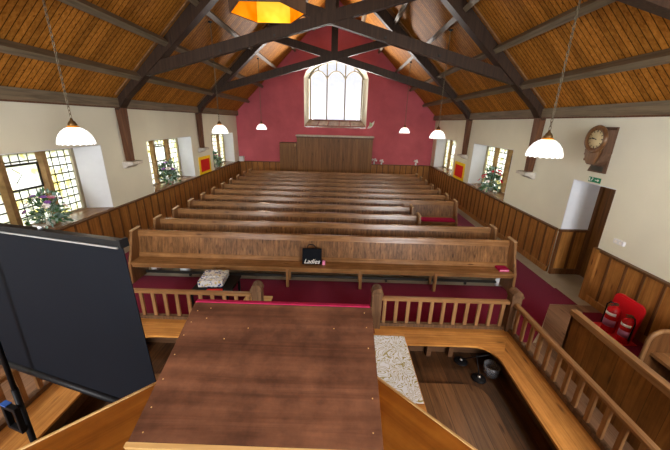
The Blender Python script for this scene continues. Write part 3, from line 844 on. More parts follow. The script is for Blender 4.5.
def extinguisher(x, y, label, sc, hs=1):
    t = thing('fire_extinguisher', label, 'fire extinguisher', (x, y, .031), 'red fire extinguishers on the stand')
    T = Matrix.Translation((x, y, .031)) @ Matrix.Diagonal((sc*1.10, sc*1.10, sc*1.12, 1))
    bm = B(); lathe(bm, [(0, 0), (.07, 0), (.078, .012), (.078, .30), (.070, .345), (.045, .375), (.024, .388), (.024, .40), (0, .40)], 20, T); obj('cylinder', bm, M['redpaint'], t)
    bm = B(); lathe(bm, [(.0785, .10), (.0792, .10), (.0792, .20), (.0785, .20)], 20, T, cap=False)
    for f in list(bm.faces):
        c = f.calc_center_median()
        if c.x > x-.01*sc: bm.faces.remove(f)
    obj('instruction_label', bm, M['lilac'] , t)
    bm = B(); lathe(bm, [(.0785, .265), (.0792, .265), (.0792, .305), (.0785, .305)], 20, T, cap=False)
    for f in list(bm.faces):
        if f.calc_center_median().x > x-.02*sc: bm.faces.remove(f)
    obj('name_band', bm, M['paper'], t)
    bm = B(); box(bm, -.02, .02, -.022, .022, .40, .43, 0, T); obj('valve', bm, M['brass'], t)
    bm = B()
    beam(bm, T @ Vector((.02, 0, .425)), T @ Vector((-.10, -.02, .455)), .02*sc, .012*sc); beam(bm, T @ Vector((.02, 0, .415)), T @ Vector((-.09, -.02, .415)), .018*sc, .010*sc)
    obj('lever', bm, M['brass'] if sc < .95 else M['iron'], t)
    bm = B(); tube(bm, [T @ Vector(p) for p in ((0, .02*hs, .415), (-.01, .07*hs, .42), (-.02, .105*hs, .36), (-.02, .10*hs, .25), (-.02, .098*hs, .12), (-.02, .098*hs, .08))], [.010*sc]*4+[.013*sc, .018*sc], 8); obj('hose', bm, M['black'], t)
extinguisher(4.30, 4.18, 'taller red fire extinguisher nearer the doorway, white band on its body', 1.02)
extinguisher(4.32, 3.93, 'shorter red fire extinguisher with brass lever, farther from the doorway', .93, -1)

# ------------------------------------------------------------------ pulpit and lectern
PX = -.23
OUT = [(-1.0, -.7), (-1.0, .65), (-.45, 1.2), (-.01, 1.2), (.54, .65), (.54, -.7)]
INN = [(-.70, -.7), (-.70, .53), (-.34, .89), (-.12, .89), (.24, .53), (.24, -.7)]
pu = thing('pulpit', 'varnished orange wood pulpit with a broad angled ledge under the lectern', 'pulpit', (PX, .3, .05))
LZ = 2.06
for i in range(5):
    a, b = OUT[i], OUT[i+1]; c, d_ = INN[i+1], INN[i]
    bm = B(); ax, ay = (b[0]-a[0]), (b[1]-a[1])
    prism(bm, [a, b, c, d_], 'z', LZ-.035, LZ)
    # local grain along the ledge: own object rotated
    ang = math.atan2(ay, ax); ce = Vector(((a[0]+b[0])/2, (a[1]+b[1])/2, LZ))
    Mx = Matrix.Translation(ce) @ Matrix.Rotation(ang, 4, 'Z')
    inv = Mx.inverted()
    for v in bm.verts: v.co = inv @ v.co
    o = obj('ledge', bm, M['pulpit'], pu, world=False)
    o.matrix_local = Matrix.Translation(-ORG[pu.name]) @ Mx
    bm = B(); beam(bm, (a[0], a[1], LZ+.002), (b[0], b[1], LZ+.001), .007, .008)
    obj('ledge_edge', bm, M['pale'], pu)
    s_ = .95
    p = lambda q: (PX+(q[0]-PX)*.93, q[1]*.95 if q[1] > 0 else q[1]); p2 = lambda q: (PX+(q[0]-PX)*.88, q[1]*.92 if q[1] > 0 else q[1])
    bm = B(); prism(bm, [p(a), p(b), p2(b), p2(a)], 'z', .30, LZ-.035); obj('side_panel', bm, M['pulpitside'] if 'pulpitside' in M else M['bayend'], pu)
bm = B(); prism(bm, [(PX+(x-PX)*.86, y*.9) for x, y in OUT], 'z', 1.02, 1.10); obj('pulpit_floor', bm, M['fside'], pu)
bm = B(); prism(bm, [(PX+(x-PX)*.97, y*.97) for x, y in OUT], 'z', .05, .30); obj('plinth', bm, M['bayend'], pu)

le = thing('lectern', 'worn dark brown sloping lectern board over the pulpit ledge', 'lectern', (PX, .9, LZ))
sl = math.atan2(.164, .491); W2 = .3775
def LP(u, v_, w): # along x, up the slope from the near edge, normal
    return Vector((PX+.004+u, .642+v_*math.cos(sl)-w*math.sin(sl), 2.150+v_*math.sin(sl)+w*math.cos(sl)))
LL = .518
LM = Matrix.Translation(LP(0, 0, 0)) @ Matrix.Rotation(sl, 4, 'X')
bm = B(); box(bm, -W2, W2, .004, LL, -.020, 0, 0, LM, bev=.002)
for (u, v_) in [(-.355, .10), (-.36, .19), (-.36, .28), (-.36, .36), (-.355, .42), (-.35, .475), (-.30, .49), (-.30, .44), (-.345, .03), (.35, .05), (.355, .15), (.352, .33), (.35, .42), (.22, .41), (.345, .49), (-.12, .40), (-.2, .35)]:
    T = LM @ Matrix.Translation((u, v_, 0)); lathe(bm, [(0, -.002), (.0024, -.002), (.0024, .0004), (0, .0004)], 8, T, 1)
obj('reading_board', bm, [M['lect'], M['studs']] if 'studs' in M else [M['lect'], M['pale']], le)
bm = B(); box(bm, -W2-.004, W2+.003, -.010, .004, -.016, .0005, 0, LM); obj('edge_strip', bm, M['pale'], le)
for u in (-W2+.04, W2-.06):
    bm = B(); prism(bm, [(.76, LZ), (1.12, LZ), (1.12, LP(0, .485, -.022).z), (.76, LP(0, .125, -.022).z)], 'x', PX+u, PX+u+.02); obj('bracket', bm, M['pulpit'], le)
cl = B(); box(cl, PX-W2+.004, PX+W2-.002, 1.136, 1.158, 1.86, 2.316, bev=.004)
single('pulpit_fall', cl, M['pink'], 'crimson pink velvet cloth hanging over the far edge of the lectern board', 'cloth', loc=(PX, 1.14, 2.3))

# communion table with patterned cloth
ct = thing('communion_table', 'wooden communion table below the pulpit, partly hidden by the lectern', 'table', (PX, 2.5, .05))
bm = B(); box(bm, -.95, .80, 1.90, 3.00, .71, .745, bev=.006); obj('tabletop', bm, M['tablew'] if 'tablew' in M else M['step'], ct)
for x in (-.88, .70):
    for y in (2.05, 2.90):
        bm = B(); box(bm, x-.035, x+.035, y-.035, y+.035, .05, .71); obj('leg', bm, M['bayend'], ct)
bm = B(); box(bm, -.86, .68, 2.04, 2.06, .60, .71); box(bm, -.86, .68, 2.88, 2.90, .60, .71); obj('apron', bm, M['bayend'], ct)
m, nt, out = new_mat('damask'); b_ = bsdf(nt, out, .8, .2); L = nt.links.new
tc = nt.nodes.new('ShaderNodeTexCoord'); n1 = nt.nodes.new('ShaderNodeTexNoise'); n1.inputs['Scale'].default_value = 6.5; n1.inputs['Distortion'].default_value = 1.6; n1.inputs['Detail'].default_value = 1
L(tc.outputs['Object'], n1.inputs['Vector'])
wv = nt.nodes.new('ShaderNodeMath'); wv.operation = 'MULTIPLY'; wv.inputs[1].default_value = 9; L(n1.outputs['Fac'], wv.inputs[0])
fr = nt.nodes.new('ShaderNodeMath'); fr.operation = 'FRACT'; L(wv.outputs[0], fr.inputs[0])
rp = nt.nodes.new('ShaderNodeValToRGB'); rp.color_ramp.elements[0].position = 0; rp.color_ramp.elements[0].color = (.30, .25, .09, 1)
rp.color_ramp.elements[1].position = .34; rp.color_ramp.elements[1].color = (.60, .61, .63, 1); e = rp.color_ramp.elements.new(.24); e.color = (.33, .28, .11, 1)
L(fr.outputs[0], rp.inputs[0]); L(rp.outputs[0], b_.inputs['Base Color'])
bm = B(); box(bm, -.90, .79, 2.07, 2.955, .746, .751); box(bm, .803, .806, 2.07, 2.955, .60, .75) if 0 else None
single('table_runner', bm, m, 'cream and grey swirl patterned cloth laid on the communion table', 'tablecloth', loc=(0, 2.5, .746))

# ------------------------------------------------------------------ projection screen on its tripod
Q = Vector((-.941, 1.233, 0)); U = Vector((-.956, .292, .0)).normalized(); Nn = Vector((-U.y, U.x, 0))
def SP(t, z, off=0):   # t metres from the right edge, off toward the viewer
    t = t-(2.55-z)*.045
    return Vector((Q.x+U.x*t, Q.y+U.y*t, z-.042*t)) + Vector((-.29, -.956, 0))*off
sc_ = thing('projection_screen', 'black backed tripod projection screen beside the pulpit', 'projection screen', (SP(1.0, 0).x, SP(1.0, 0).y, .05))
def slab(bm, t0, t1, z0, z1, o0, o1, mi=0):
    vs = [bm.verts.new(SP(t, z, o)) for o in (o0, o1) for z in (z0, z1) for t in (t0, t1)]
    fs = [bm.faces.new([vs[i] for i in q]) for q in ((0, 2, 3, 1), (4, 5, 7, 6), (0, 1, 5, 4), (2, 6, 7, 3), (0, 4, 6, 2), (1, 3, 7, 5))]
    for f in fs: f.material_index = mi
    bmesh.ops.recalc_face_normals(bm, faces=fs)
bm = B(); slab(bm, 0.005, 2.0, 1.56, 2.53, -.002, .002); fab = obj('screen_fabric', bm, M['screen'], sc_)
bm = B(); slab(bm, -.015, 2.02, 2.525, 2.553, -.014, .020); obj('top_bar', bm, M['black'], sc_)
bm = B(); slab(bm, .03, 1.98, 2.507, 2.515, .003, .010); obj('top_trim', bm, M['silver'], sc_)
for t in (-.016, 2.0):
    bm = B(); slab(bm, t, t+.018, 2.520, 2.558, -.016, .024); obj('end_cap', bm, M['black'], sc_)
bm = B(); tube(bm, [SP(-.01, 1.545, .0), SP(2.02, 1.545, .0)], .024, 12); obj('roller_case', bm, M['black'], sc_)
bm = B(); cyl(bm, SP(.53, 2.553, 0), SP(.53, 2.572, 0), .012, 8); slab(bm, .50, .56, 2.568, 2.576, -.01, .014); obj('hanging_loop', bm, M['silver'], sc_)
pa, pb = Vector((-1.90, 1.41, 2.75)), Vector((-2.01, 1.455, .35))
def on_pole(z): 
    k = (z-pb.z)/(pa.z-pb.z); return pb+(pa-pb)*k
bm = B(); cyl(bm, on_pole(1.42), on_pole(2.66), .013, 12); obj('upper_pole', bm, M['black'], sc_)
bm = B(); cyl(bm, on_pole(.45), on_pole(1.46), .017, 12); obj('lower_pole', bm, M['black'], sc_)
bm = B(); ph = on_pole(1.25)
hx = Vector((.956, -.29, 0)); hy = Vector((-.29, -.956, 0)); hz = (pa-pb).normalized()
RM = Matrix((hx, hy, hz)).transposed()
for (cx_, cz_, sx_, sz_) in ((-.085, 0, .026, .20), (.03, 0, .022, .20), (-.028, .088, .14, .03), (-.028, -.088, .14, .026)):
    cbox(bm, ph+hx*cx_+hz*cz_+hy*.035, (sx_, .03, sz_), RM, bev=.006)
hd = obj('handle', bm, M['black'], sc_)
bm = B(); cbox(bm, ph+hz*.104-hx*.062+hy*.036, (.06, .034, .008), RM); obj('grip_strip', bm, M['bluep'], hd)
hub = on_pole(.62)
for k in range(3):
    a = 2*PI*k/3+.4; bm = B(); tube(bm, [hub, hub+Vector((.28*math.cos(a), .28*math.sin(a), -.30)), Vector((hub.x+.5*math.cos(a), hub.y+.5*math.sin(a), .062))], .012, 8); obj('leg', bm, M['black'], sc_)

# ------------------------------------------------------------------ stands and tub on the dark floor
def stand(x, y, label, tall, lean):
    t = thing('microphone_stand', label, 'stand', (x, y, .006), 'black round based stands')
    T = Matrix.Translation((x, y, .006))
    bm = B(); lathe(bm, [(0, 0), (.085, 0), (.09, .008), (.08, .02), (.03, .028), (0, .03)], 24, T); obj('base', bm, M['black'], t)
    bm = B(); lathe(bm, [(0, .026), (.02, .03), (.018, .045), (0, .05)], 12, T); obj('collar', bm, M['silver'], t)
    bm = B(); tube(bm, [(x, y, .05), (x+lean[0], y+lean[1], tall)], .008, 8); obj('pole', bm, M['black'], t)
stand(1.84, 3.13, 'black round based stand out on the dark floor inside the rail', .255, (-.005, .16))
stand(1.72, 3.42, 'black round based stand tucked under the edge of the kneeling step', .22, (.30, -.10))
m, nt, out = new_mat('clear_plastic'); p_ = nt.nodes.new('ShaderNodeBsdfTransparent'); p_.inputs[0].default_value = (.75, .76, .78, 1)
g_ = nt.nodes.new('ShaderNodeBsdfPrincipled'); g_.inputs['Base Color'].default_value = (.3, .3, .32, 1); g_.inputs['Roughness'].default_value = .15
mx = nt.nodes.new('ShaderNodeMixShader'); mx.inputs[0].default_value = .35; nt.links.new(p_.outputs[0], mx.inputs[1]); nt.links.new(g_.outputs[0], mx.inputs[2]); nt.links.new(mx.outputs[0], out.inputs[0])
bm = B(); lathe(bm, [(0, 0), (.09, 0), (.10, .14), (.095, .14), (.085, .006), (0, .006)], 20, Matrix.Translation((2.03, 3.22, .006)))
single('plastic_bowl', bm, m, 'clear plastic tub on the floor under the kneeling step', 'tub', loc=(2.03, 3.22, .006))

# ------------------------------------------------------------------ lobby at the far end
lo = thing('lobby_screen', 'boarded wooden lobby enclosure under the far window', 'lobby', (-.3, 15.9, 0))
bm = B(); box(bm, -2.16, 1.57, 15.62, 15.66, 0, 2.36); obj('front_boarding', bm, M['lobby'], lo)
for x in (-2.16, 1.53):
    bm = B(); box(bm, x, x+.04, 15.66, 16.28, 0, 2.36); obj('side_boarding', bm, M['lobby'], lo)
bm = B(); box(bm, -2.22, 1.63, 15.56, 16.29, 2.36, 2.42, bev=.01); obj('top_ledge', bm, M['stone'], lo)
bm = B(); box(bm, -2.18, 1.59, 15.59, 15.62, 2.28, 2.36); obj('cornice', bm, M['strip'], lo)
lw_ = thing('lobby_wing', 'lower boarded wooden wing beside the lobby enclosure, nearer the left windows', 'cupboard', (-2.6, 15.9, 0))
bm = B(); box(bm, -3.04, -2.18, 15.70, 16.26, 0, 2.03); obj('carcase', bm, M['lobby'], lw_)
bm = B(); box(bm, -3.0, -2.3, 15.675, 15.70, .05, 1.98); dd = obj('door', bm, M['lobby'], lw_)
bm = B(); box(bm, -2.30, -2.22, 15.64, 15.70, 1.86, 2.0, bev=.01); obj('latch', bm, M['goldp'] if 'goldp' in M else M['brass'], lw_)
bm = B(); box(bm, -5.22, -4.98, 16.0, 16.22, 1.022, 1.27, bev=.01); sb = single('loudspeaker', bm, M['ceramic'], 'small grey loudspeaker box in the far left corner on the panelling', 'loudspeaker', loc=(-5.1, 16.1, 1.022))
def ornament(x, w, h, label):
    t = thing('posy_vase', label, 'ornament', (x, 16.24, 1.022), 'white ornaments on the far panelling')
    T = Matrix.Translation((x, 16.245, 1.022))
    bm = B(); lathe(bm, [(0, 0), (.035, 0), (.05, h*.3), (.03, h*.55), (.035, h*.6), (0, h*.6)], 14, T); obj('vase', bm, M['ceramic'], t)
    for k in range(5):
        a = k*1.3; bm = B(); lathe(bm, [(0, -.05), (.045, -.02), (.055, .01), (.035, .045), (0, .05)], 10, T @ Matrix.Translation((w*.35*math.cos(a), .02*math.sin(a), h*.75+.02*k))); obj('bloom', bm, M['petal_w'], t)
ornament(1.76, .30, .24, 'white posy in a vase on the panelling, nearest the lobby')
ornament(2.14, .20, .18, 'white posy in a vase, middle of three on the far panelling')
ornament(3.92, .20, .22, 'white posy in a vase near the far right corner of the panelling')
# paper bird on the red wall
bd = thing('paper_bird', 'pale green paper bird fixed to the red wall beside the window', 'wall decoration', (1.48, 16.29, 2.97))
bm = B(); prism(bm, [(1.30, 2.78), (1.38, 2.92), (1.46, 2.96), (1.56, 3.08), (1.66, 3.16), (1.64, 3.02), (1.58, 2.90), (1.50, 2.82), (1.40, 2.78)], 'y', 16.27, 16.285); obj('body', bm, M['paper'], bd)
bm = B(); prism(bm, [(1.40, 2.86), (1.42, 3.10), (1.52, 3.04), (1.56, 2.92)], 'y', 16.255, 16.27); obj('wing', bm, M['palegreen'], bd)

# ------------------------------------------------------------------ clock, sign, socket, posters
X = XR
ck = thing('wall_clock', 'old wooden drop dial wall clock with a cream face above the doorway', 'clock', (X-.1, 5.7, 2.7))
bm = B(); prism(bm, [(5.54, 2.30), (5.94, 2.30), (5.88, 2.44), (5.80, 3.09), (5.54, 3.09)], 'x', X-.03, X); obj('back_board', bm, M['clockdark'], ck)
bm = B(); prism(bm, [(5.50, 2.66), (5.56, 2.50), (5.62, 2.44), (5.78, 2.44), (5.84, 2.50), (5.90, 2.66), (5.87, 3.04), (5.53, 3.04)], 'x', X-.20, X-.03); obj('case', bm, M['clockdark'], ck)
bm = B(); prism(bm, [(5.52, 2.70), (5.56, 2.56), (5.62, 2.46), (5.78, 2.46), (5.84, 2.56), (5.88, 2.70)], 'x', X-.225, X-.20); obj('drop_front', bm, M['clockwood'], ck)
RX = Matrix.Translation((X-.205, 5.69, 2.88)) @ Matrix.Rotation(-PI/2, 4, 'Y')
bm = B(); lathe(bm, [(.155, 0), (.235, 0), (.24, .02), (.225, .045), (.185, .05), (.172, .03), (.155, .025)], 36, RX, cap=False); obj('bezel', bm, M['clockwood'], ck)
bm = B(); lathe(bm, [(0, .004), (.175, .004), (.175, .022), (0, .022)], 36, RX); dl = obj('dial', bm, M['dial'], ck)
for k in range(12):
    T = RX @ Matrix.Rotation(2*PI*k/12, 4, 'Z'); bm = B(); box(bm, -.006 if k % 3 else -.009, .006 if k % 3 else .009, .118, .155, .0225, .024, 0, T)
    obj('hour_mark', bm, M['iron'], dl)
def hand(ang, L_, w):
    # angle clockwise from 12 as read from the room: local frame maps +z up
    bm = B(); cc = Vector((X-.232, 5.69, 2.88)); dr = Vector((0, -math.sin(ang), math.cos(ang)))
    beam(bm, cc-dr*.02, cc+dr*L_, w, .003, up=(1, 0, 0)); obj('clock_hand', bm, M['iron'], dl)
hand(math.radians(275), .13, .010); hand(math.radians(285), .09, .014)
bm = B(); box(bm, X-.045, X-.03, 5.60, 5.86, 2.33, 2.41); obj('name_plate', bm, M['dial'] if 0 else M['lead'], ck)
bm = B()
for y in (5.90, 5.88): lathe(bm, [(0, -.03), (.025, -.02), (.03, 0), (.02, .025), (0, .03)], 10, Matrix.Translation((X-.17, y, 2.52 if y == 5.88 else 2.62)))
obj('finial', bm, M['clockwood'], ck)

ex = thing('exit_sign', 'green and white exit sign above the doorway', 'sign', (X-.006, 5.735, 2.16))
bm = B(); box(bm, X-.012, X, 5.60, 5.87, 2.115, 2.205); obj('plate', bm, M['green'], ex)
bm = B()
box(bm, X-.015, X-.012, 5.835, 5.86, 2.13, 2.19)
prism(bm, [(5.80, 2.135), (5.815, 2.135), (5.80, 2.16), (5.775, 2.185), (5.76, 2.18), (5.78, 2.155)], 'x', X-.015, X-.012)
lathe(bm, [(0, 0), (.009, 0), (.009, .003), (0, .003)], 10, Matrix.Translation((X-.015, 5.78, 2.195)) @ Matrix.Rotation(PI/2, 4, 'Y'))
box(bm, X-.015, X-.012, 5.65, 5.72, 2.155, 2.167); prism(bm, [(5.66, 2.135), (5.66, 2.187), (5.62, 2.161)], 'x', X-.015, X-.012)
obj('symbols', bm, M['paper'], ex)

so = thing('wall_socket', 'pale grey twin socket box on the wall by the doorway', 'socket', (X-.03, 4.85, 1.27))
bm = B(); box(bm, X-.045, X, 4.76, 4.95, 1.235, 1.31, bev=.006); obj('plate', bm, M['socketp'] if 'socketp' in M else M['ceramic'], so)
bm = B()
for y in (4.81, 4.90): box(bm, X-.048, X-.045, y-.02, y+.02, 1.255, 1.29)
obj('socket_face', bm, M['paper'], so)

def poster(x, s, y0, y1, label):
    t = thing('poster', label, 'poster', (x, (y0+y1)/2, 1.03), 'red and yellow posters')
    bm = B(); a, b = sorted((x+s*.002, x+s*.02)); box(bm, a, b, y0, y1, 1.025, 1.68); obj('border', bm, M['yellow'], t)
    bm = B(); a, b = sorted((x+s*.02, x+s*.024)); box(bm, a, b, y0+.13, y1-.13, 1.12, 1.57); obj('red_panel', bm, M['redcard'], t)
poster(XL, 1, 11.58, 12.62, 'red poster with a yellow border on the wall opposite the doorway')
poster(XR, -1, 11.76, 12.80, 'red poster with a yellow border on the doorway side wall')

# ------------------------------------------------------------------ pendant lamps
m, nt, out = new_mat('opal_glass'); L = nt.links.new
e_ = nt.nodes.new('ShaderNodeEmission'); e_.inputs[0].default_value = (1, .97, .93, 1); e_.inputs[1].default_value = 1.5
p_ = nt.nodes.new('ShaderNodeBsdfPrincipled'); p_.inputs['Base Color'].default_value = (.9, .9, .9, 1); p_.inputs['Roughness'].default_value = .25
ad = nt.nodes.new('ShaderNodeMixShader'); ad.inputs[0].default_value = .75; L(p_.outputs[0], ad.inputs[1]); L(e_.outputs[0], ad.inputs[2]); L(ad.outputs[0], out.inputs[0]); M['opal'] = m
M['orangerim'] = plain('copper_rim', (.75, .28, .03), .4, .5)
def make_lamp(loc, label, zt=2.62):
    t = thing('pendant_lamp', label, 'pendant lamp', loc, 'white glass pendant lamps on chains')
    x, y, z = 0, 0, 0
    bm = B()
    prof = [(.205, 0), (.208, .01), (.202, .05), (.180, .11), (.140, .165), (.095, .20), (.055, .215)]
    def wob(j, a, r, zz):
        if j in (0, 1): return r, zz+.008*math.sin(a*20)
        return r, zz
    # open shell
    rings = []
    n = 60
    for j, (r, zz) in enumerate(prof):
        ring = []
        for k in range(n):
            a = 2*PI*k/n; rr, z2 = wob(j, a, r, zz); ring.append(bm.verts.new((rr*math.cos(a), rr*math.sin(a), z2)))
        rings.append(ring)
    for a, b in zip(rings, rings[1:]):
        for k in range(n):
            f = bm.faces.new((a[k], a[(k+1) % n], b[(k+1) % n], b[k])); f.smooth = True
    obj('lamp_shade', bm, M['opal'], t, world=False)
    bm = B(); lathe(bm, [(.052, .208), (.068, .214), (.070, .222), (.05, .236), (0, .236)], 20); obj('gallery_ring', bm, M['orangerim'], t, world=False)
    bm = B(); lathe(bm, [(0, .23), (.05, .232), (.052, .25), (.034, .285), (.018, .30), (.012, .325), (0, .33)], 16); obj('lamp_cap', bm, M['brass'], t, world=False)
    bm = B(); lathe(bm, [(0, .05), (.03, .07), (.035, .11), (.015, .16), (.012, .2), (0, .2)], 14); obj('bulb', bm, M['opal'], t, world=False)
    bm = B(); p = .046; k = 0; zz = .33
    while zz < zt:
        R_ = Matrix.Rotation(PI/2*(k % 2)+.3*0, 3, 'Z')
        pts = []
        for i in range(8):
            a = 2*PI*i/8; v = Vector((.013*math.cos(a), 0, .031*math.sin(a))); pts.append(R_ @ v + Vector((0, 0, zz+.02)))
        tube(bm, pts, .0045, 4, closed=True); zz += p; k += 1
    obj('chain', bm, M['chain'], t, world=False)
    bm = B(); lathe(bm, [(0, zt-.02), (.04, zt-.01), (.05, zt+.01), (.05, zt+.02), (0, zt+.02)], 16); obj('ceiling_hook', bm, M['iron'], t, world=False)
    return t
LMP = [(-3.50, 4.15), (2.62, 4.10), (-3.22, 8.5), (2.62, 8.75), (-3.22, 13.0), (2.55, 13.0)]
LLB = ['white glass pendant lamp nearest the large left window, over the projection screen', 'white glass pendant lamp in front of the wall by the doorway and clock',
       'white glass pendant lamp before the farthest left window', 'white glass pendant lamp before the far right window',
       'small distant pendant lamp against the red wall, left of the arched window', 'small distant pendant lamp against the red wall, right of the arched window']
lamp0 = make_lamp((*LMP[0], 2.70), LLB[0], 2.40)
lamp1 = make_lamp((*LMP[1], 2.70), LLB[1], 2.56)
for (x, y), lb in list(zip(LMP, LLB))[2:]: dup(lamp1, (x, y, 2.70), lb)

# hexagonal lantern over the pulpit
m, nt, out = new_mat('amber_glow'); L = nt.links.new
tc = nt.nodes.new('ShaderNodeTexCoord'); n1 = nt.nodes.new('ShaderNodeTexNoise'); n1.inputs['Scale'].default_value = 14; L(tc.outputs['Object'], n1.inputs['Vector'])
rp = nt.nodes.new('ShaderNodeValToRGB'); rp.color_ramp.elements[0].color = (1, .42, .01, 1); rp.color_ramp.elements[0].position = .35; rp.color_ramp.elements[1].color = (1, .66, .05, 1); rp.color_ramp.elements[1].position = .6
L(n1.outputs['Fac'], rp.inputs[0])
e_ = nt.nodes.new('ShaderNodeEmission'); e_.inputs[1].default_value = .95; L(rp.outputs[0], e_.inputs[0])
d_ = nt.nodes.new('ShaderNodeBsdfDiffuse'); L(rp.outputs[0], d_.inputs[0])
ad = nt.nodes.new('ShaderNodeMixShader'); ad.inputs[0].default_value = .6; L(d_.outputs[0], ad.inputs[1]); L(e_.outputs[0], ad.inputs[2]); L(ad.outputs[0], out.inputs[0]); M['amber'] = m
m2 = m.copy(); m2.name = 'amber_glow_deep'; 
for nd in m2.node_tree.nodes:
    if nd.type == 'VALTORGB': nd.color_ramp.elements[0].color = (.85, .17, .0, 1); nd.color_ramp.elements[1].color = (.95, .26, .005, 1)
hl = thing('hanging_lantern', 'hexagonal hanging lantern with glowing amber lining above the pulpit', 'lantern', (-.28, 1.30, 3.44))
HR, HZ0, HZ1 = .140, 3.428, 3.60
def hexp(k, R_): a = PI/3*k; return Vector((-.28+R_*math.cos(a), 1.30+R_*math.sin(a), 0))
bo = B()
for k in range(6):
    a, b = hexp(k, HR), hexp(k+1, HR)
    c, d2 = hexp(k+1, HR-.006), hexp(k, HR-.006)
    bm = B(); prism(bm, [(a.x, a.y), (b.x, b.y), (c.x, c.y), (d2.x, d2.y)], 'z', HZ0, HZ1); obj('outer_panel', bm, M['truss'], hl)
    c, d2 = hexp(k+1, HR-.0065), hexp(k, HR-.0065); e2, f2 = hexp(k+1, HR-.009), hexp(k, HR-.009)
    bm = B(); prism(bm, [(d2.x, d2.y), (c.x, c.y), (e2.x, e2.y), (f2.x, f2.y)], 'z', HZ0+.001, HZ1-.001); obj('lining', bm, M['amber'] if k == 1 else m2, hl)
bm = B(); prism(bm, [tuple(hexp(k, HR+.006))[:2] for k in range(6)], 'z', HZ1, HZ1+.02); obj('lid', bm, M['truss'], hl)
bm = B(); lathe(bm, [(0, -.02), (.02, -.01), (.028, .02), (.02, .05), (0, .06)], 14, Matrix.Translation((-.28, 1.30, 3.54))); obj('bulb', bm, M['opal'], hl)
bm = B(); cyl(bm, (-.28, 1.30, HZ1+.02), (-.28, 1.30, 8.35), .008, 8); obj('rod', bm, M['iron'], hl)

# ------------------------------------------------------------------ flower arrangements on the sills
def flowers(loc, label, petals, seed, sc):
    rnd = random.Random(seed)
    t = thing('flower_arrangement', label, 'flowers', loc, 'flower arrangements on window sills')
    bm = B(); lathe(bm, [(0, 0), (.05*sc, 0), (.065*sc, .04*sc), (.06*sc, .09*sc), (.05*sc, .09*sc), (.04*sc, .02*sc), (0, .02*sc)], 18); obj('bowl', bm, M['stone'], t, world=False)
    for nm, mt, cnt in (('foliage', M['leaf'], 110), ('foliage', M['leaf2'], 150)):
        bm = B()
        for i in range(cnt):
            a = rnd.uniform(0, 2*PI); el = rnd.uniform(-.55, 1.45); R_ = rnd.uniform(.10, .30)*sc*(1.25 if el > .9 else 1)
            c = Vector((math.cos(a)*math.cos(el)*R_*.85, math.sin(a)*math.cos(el)*R_*1.15, max(.03, .16*sc+math.sin(el)*R_*1.2)))
            dr = Vector((math.cos(a)*math.cos(el), math.sin(a)*math.cos(el), math.sin(el)+rnd.uniform(-.5, .3))).normalized()
            sd = dr.cross(Vector((rnd.uniform(-1, 1), rnd.uniform(-1, 1), rnd.uniform(-.5, 1)))).normalized()
            l = rnd.uniform(.06, .12)*sc; w = rnd.uniform(.018, .032)*sc
            up = dr.cross(sd)*.01*sc
            vs = [bm.verts.new(c+q) for q in (-dr*l*.5, sd*w-up, dr*l*.6, -sd*w-up)]
            bm.faces.new(vs)
        obj(nm, bm, mt, t, world=False)
    bm = B()
    for i in range(12):
        a = rnd.uniform(0, 2*PI); el = rnd.uniform(.3, 1.45); R_ = .30*sc
        tube(bm, [(0, 0, .08*sc), (math.cos(a)*math.cos(el)*R_*.5, math.sin(a)*math.cos(el)*R_*.5, .14*sc+math.sin(el)*R_*.6), (math.cos(a)*math.cos(el)*R_, math.sin(a)*math.cos(el)*R_, .18*sc+math.sin(el)*R_*1.25)], .004*sc, 4)
    obj('stems', bm, M['leaf'], t, world=False)
    for i, mt in enumerate(petals):
        a = rnd.uniform(0, 2*PI); el = rnd.uniform(.1, 1.3); R_ = rnd.uniform(.25, .33)*sc
        c = Vector((math.cos(a)*math.cos(el)*R_*.9, math.sin(a)*math.cos(el)*R_, .17*sc+math.sin(el)*R_*1.15))
        bm = B(); r0 = rnd.uniform(.048, .072)*sc
        for k in range(7):
            b2 = 2*PI*k/7; n_ = c.normalized(); u = n_.orthogonal().normalized(); w = n_.cross(u)
            d2 = u*math.cos(b2)+w*math.sin(b2); s2 = n_.cross(d2)
            vs = [bm.verts.new(q) for q in (c, c+d2*r0*.6+s2*r0*.4+n_*r0*.35, c+d2*r0+n_*r0*.3, c+d2*r0*.6-s2*r0*.4+n_*r0*.35)]
            bm.faces.new(vs)
        obj('bloom', bm, mt, t, world=False)
    return t
P_ = M
flowers((XL-.20, 5.50, 1.06), 'large purple and white flower arrangement with blue green leaves on the nearest left sill', [P_['petal_p']]*6+[P_['petal_w']]*5+[P_['petal_k']]*2, 3, 1.15)
flowers((XL-.20, 9.80, 1.06), 'white and lilac flower arrangement on the middle left window sill', [P_['petal_w']]*6+[P_['petal_p']]*3, 5, 1.25)
flowers((XL-.20, 13.7, 1.06), 'pink and blue flower arrangement on the farthest left window sill', [P_['petal_k']]*5+[P_['petal_p']]*4, 8, 1.1)
flowers((XR+.20, 9.95, 1.06), 'red and pink flower arrangement on the right window sill', [P_['petal_r']]*8+[P_['petal_k']]*4+[P_['petal_w']]*2, 11, 1.3)

# ------------------------------------------------------------------ outside
bm = B()
for s in (-1, 1):
    a, b = sorted((s*6.2+(-.3), s*60)); box(bm, a, b, -20, 60, -.6, -.3)
box(bm, -60, 60, 17.2, 60, -.62, -.3)
struct('ground_lawn', bm, plain('lawn', (.55, .60, .20), .9, .1, noise=.5, scale=.9))

w = bpy.data.worlds.new('World'); SC.world = w; w.use_nodes = True
nt = w.node_tree; nt.nodes.clear()
wo = nt.nodes.new('ShaderNodeOutputWorld'); bg_ = nt.nodes.new('ShaderNodeBackground')
bg_.inputs[0].default_value = (.90, .94, 1.0, 1); bg_.inputs[1].default_value = 1.3
nt.links.new(bg_.outputs[0], wo.inputs[0])

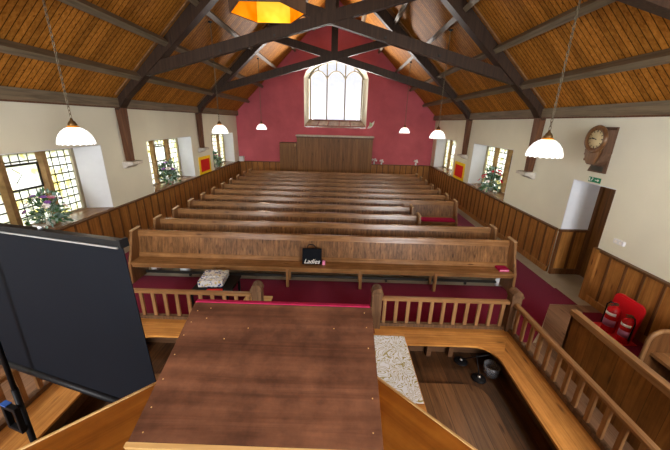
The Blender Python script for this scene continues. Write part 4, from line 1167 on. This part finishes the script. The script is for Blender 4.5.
def area(name, loc, target, sx, sy, power, col=(1, 1, 1)):
    l = bpy.data.lights.new(name, 'AREA'); l.shape = 'RECTANGLE'; l.size = sx; l.size_y = sy; l.energy = power; l.color = col
    o = bpy.data.objects.new(name, l); COL.objects.link(o); o.location = loc
    d = Vector(target)-Vector(loc); o.rotation_euler = d.to_track_quat('-Z', 'Y').to_euler(); return o
for a, b in WIN:
    area('daylight', (XL-3.0, (a+b)/2, 4.6), (XL, (a+b)/2, 1.6), 3.4, 2.6, 500, (.95, .98, 1))
for a, b in WIN[1:]:
    area('daylight', (XR+3.0, (a+b)/2+.1, 4.6), (XR, (a+b)/2+.1, 1.6), 3.4, 2.6, 500, (.95, .98, 1))
area('daylight', (-.3, YB+3.6, 1.6), (-.3, YB-5, 6.2), 5, 2.2, 7000, (1, .92, .78))  # warm uplight added below the far sill to brighten the roof boards
# added fill lamps behind the pulpit; the front wall has no windows
area('front_fill_light', (-3.3, YF+.1, 3.0), (-1.0, 7, 4.4), 1.8, 2.6, 430, (.97, .985, 1))
area('front_fill_light', (2.7, YF+.1, 3.0), (1.0, 7, 4.4), 1.8, 2.6, 430, (.97, .985, 1))
for (x, y) in LMP:
    l = bpy.data.lights.new('lamp_bulb_light', 'POINT'); l.energy = 28; l.shadow_soft_size = .1; l.color = (1, .86, .66)
    o = bpy.data.objects.new('lamp_bulb_light', l); COL.objects.link(o); o.location = (x, y, 2.66)

# ------------------------------------------------------------------ camera
f_px, pitch, yaw, roll = 307.81, .322957, -.0116867, .0249733
F_ = Vector((math.sin(yaw)*math.cos(pitch), math.cos(yaw)*math.cos(pitch), -math.sin(pitch)))
r0 = Vector((math.cos(yaw), -math.sin(yaw), 0)); u0 = r0.cross(F_)
R_ = math.cos(roll)*r0+math.sin(roll)*u0; U_ = -math.sin(roll)*r0+math.cos(roll)*u0
cam = bpy.data.cameras.new('camera'); cam.sensor_width = 36; cam.lens = f_px/670*36; cam.clip_start = .03
co = bpy.data.objects.new('camera', cam); COL.objects.link(co)
mw = Matrix((R_, U_, -F_)).transposed().to_4x4(); mw.translation = (0, 0, 3.06); co.matrix_world = mw
SC.camera = co
SC.view_settings.view_transform = 'Standard'
SC.view_settings.exposure = 0.62
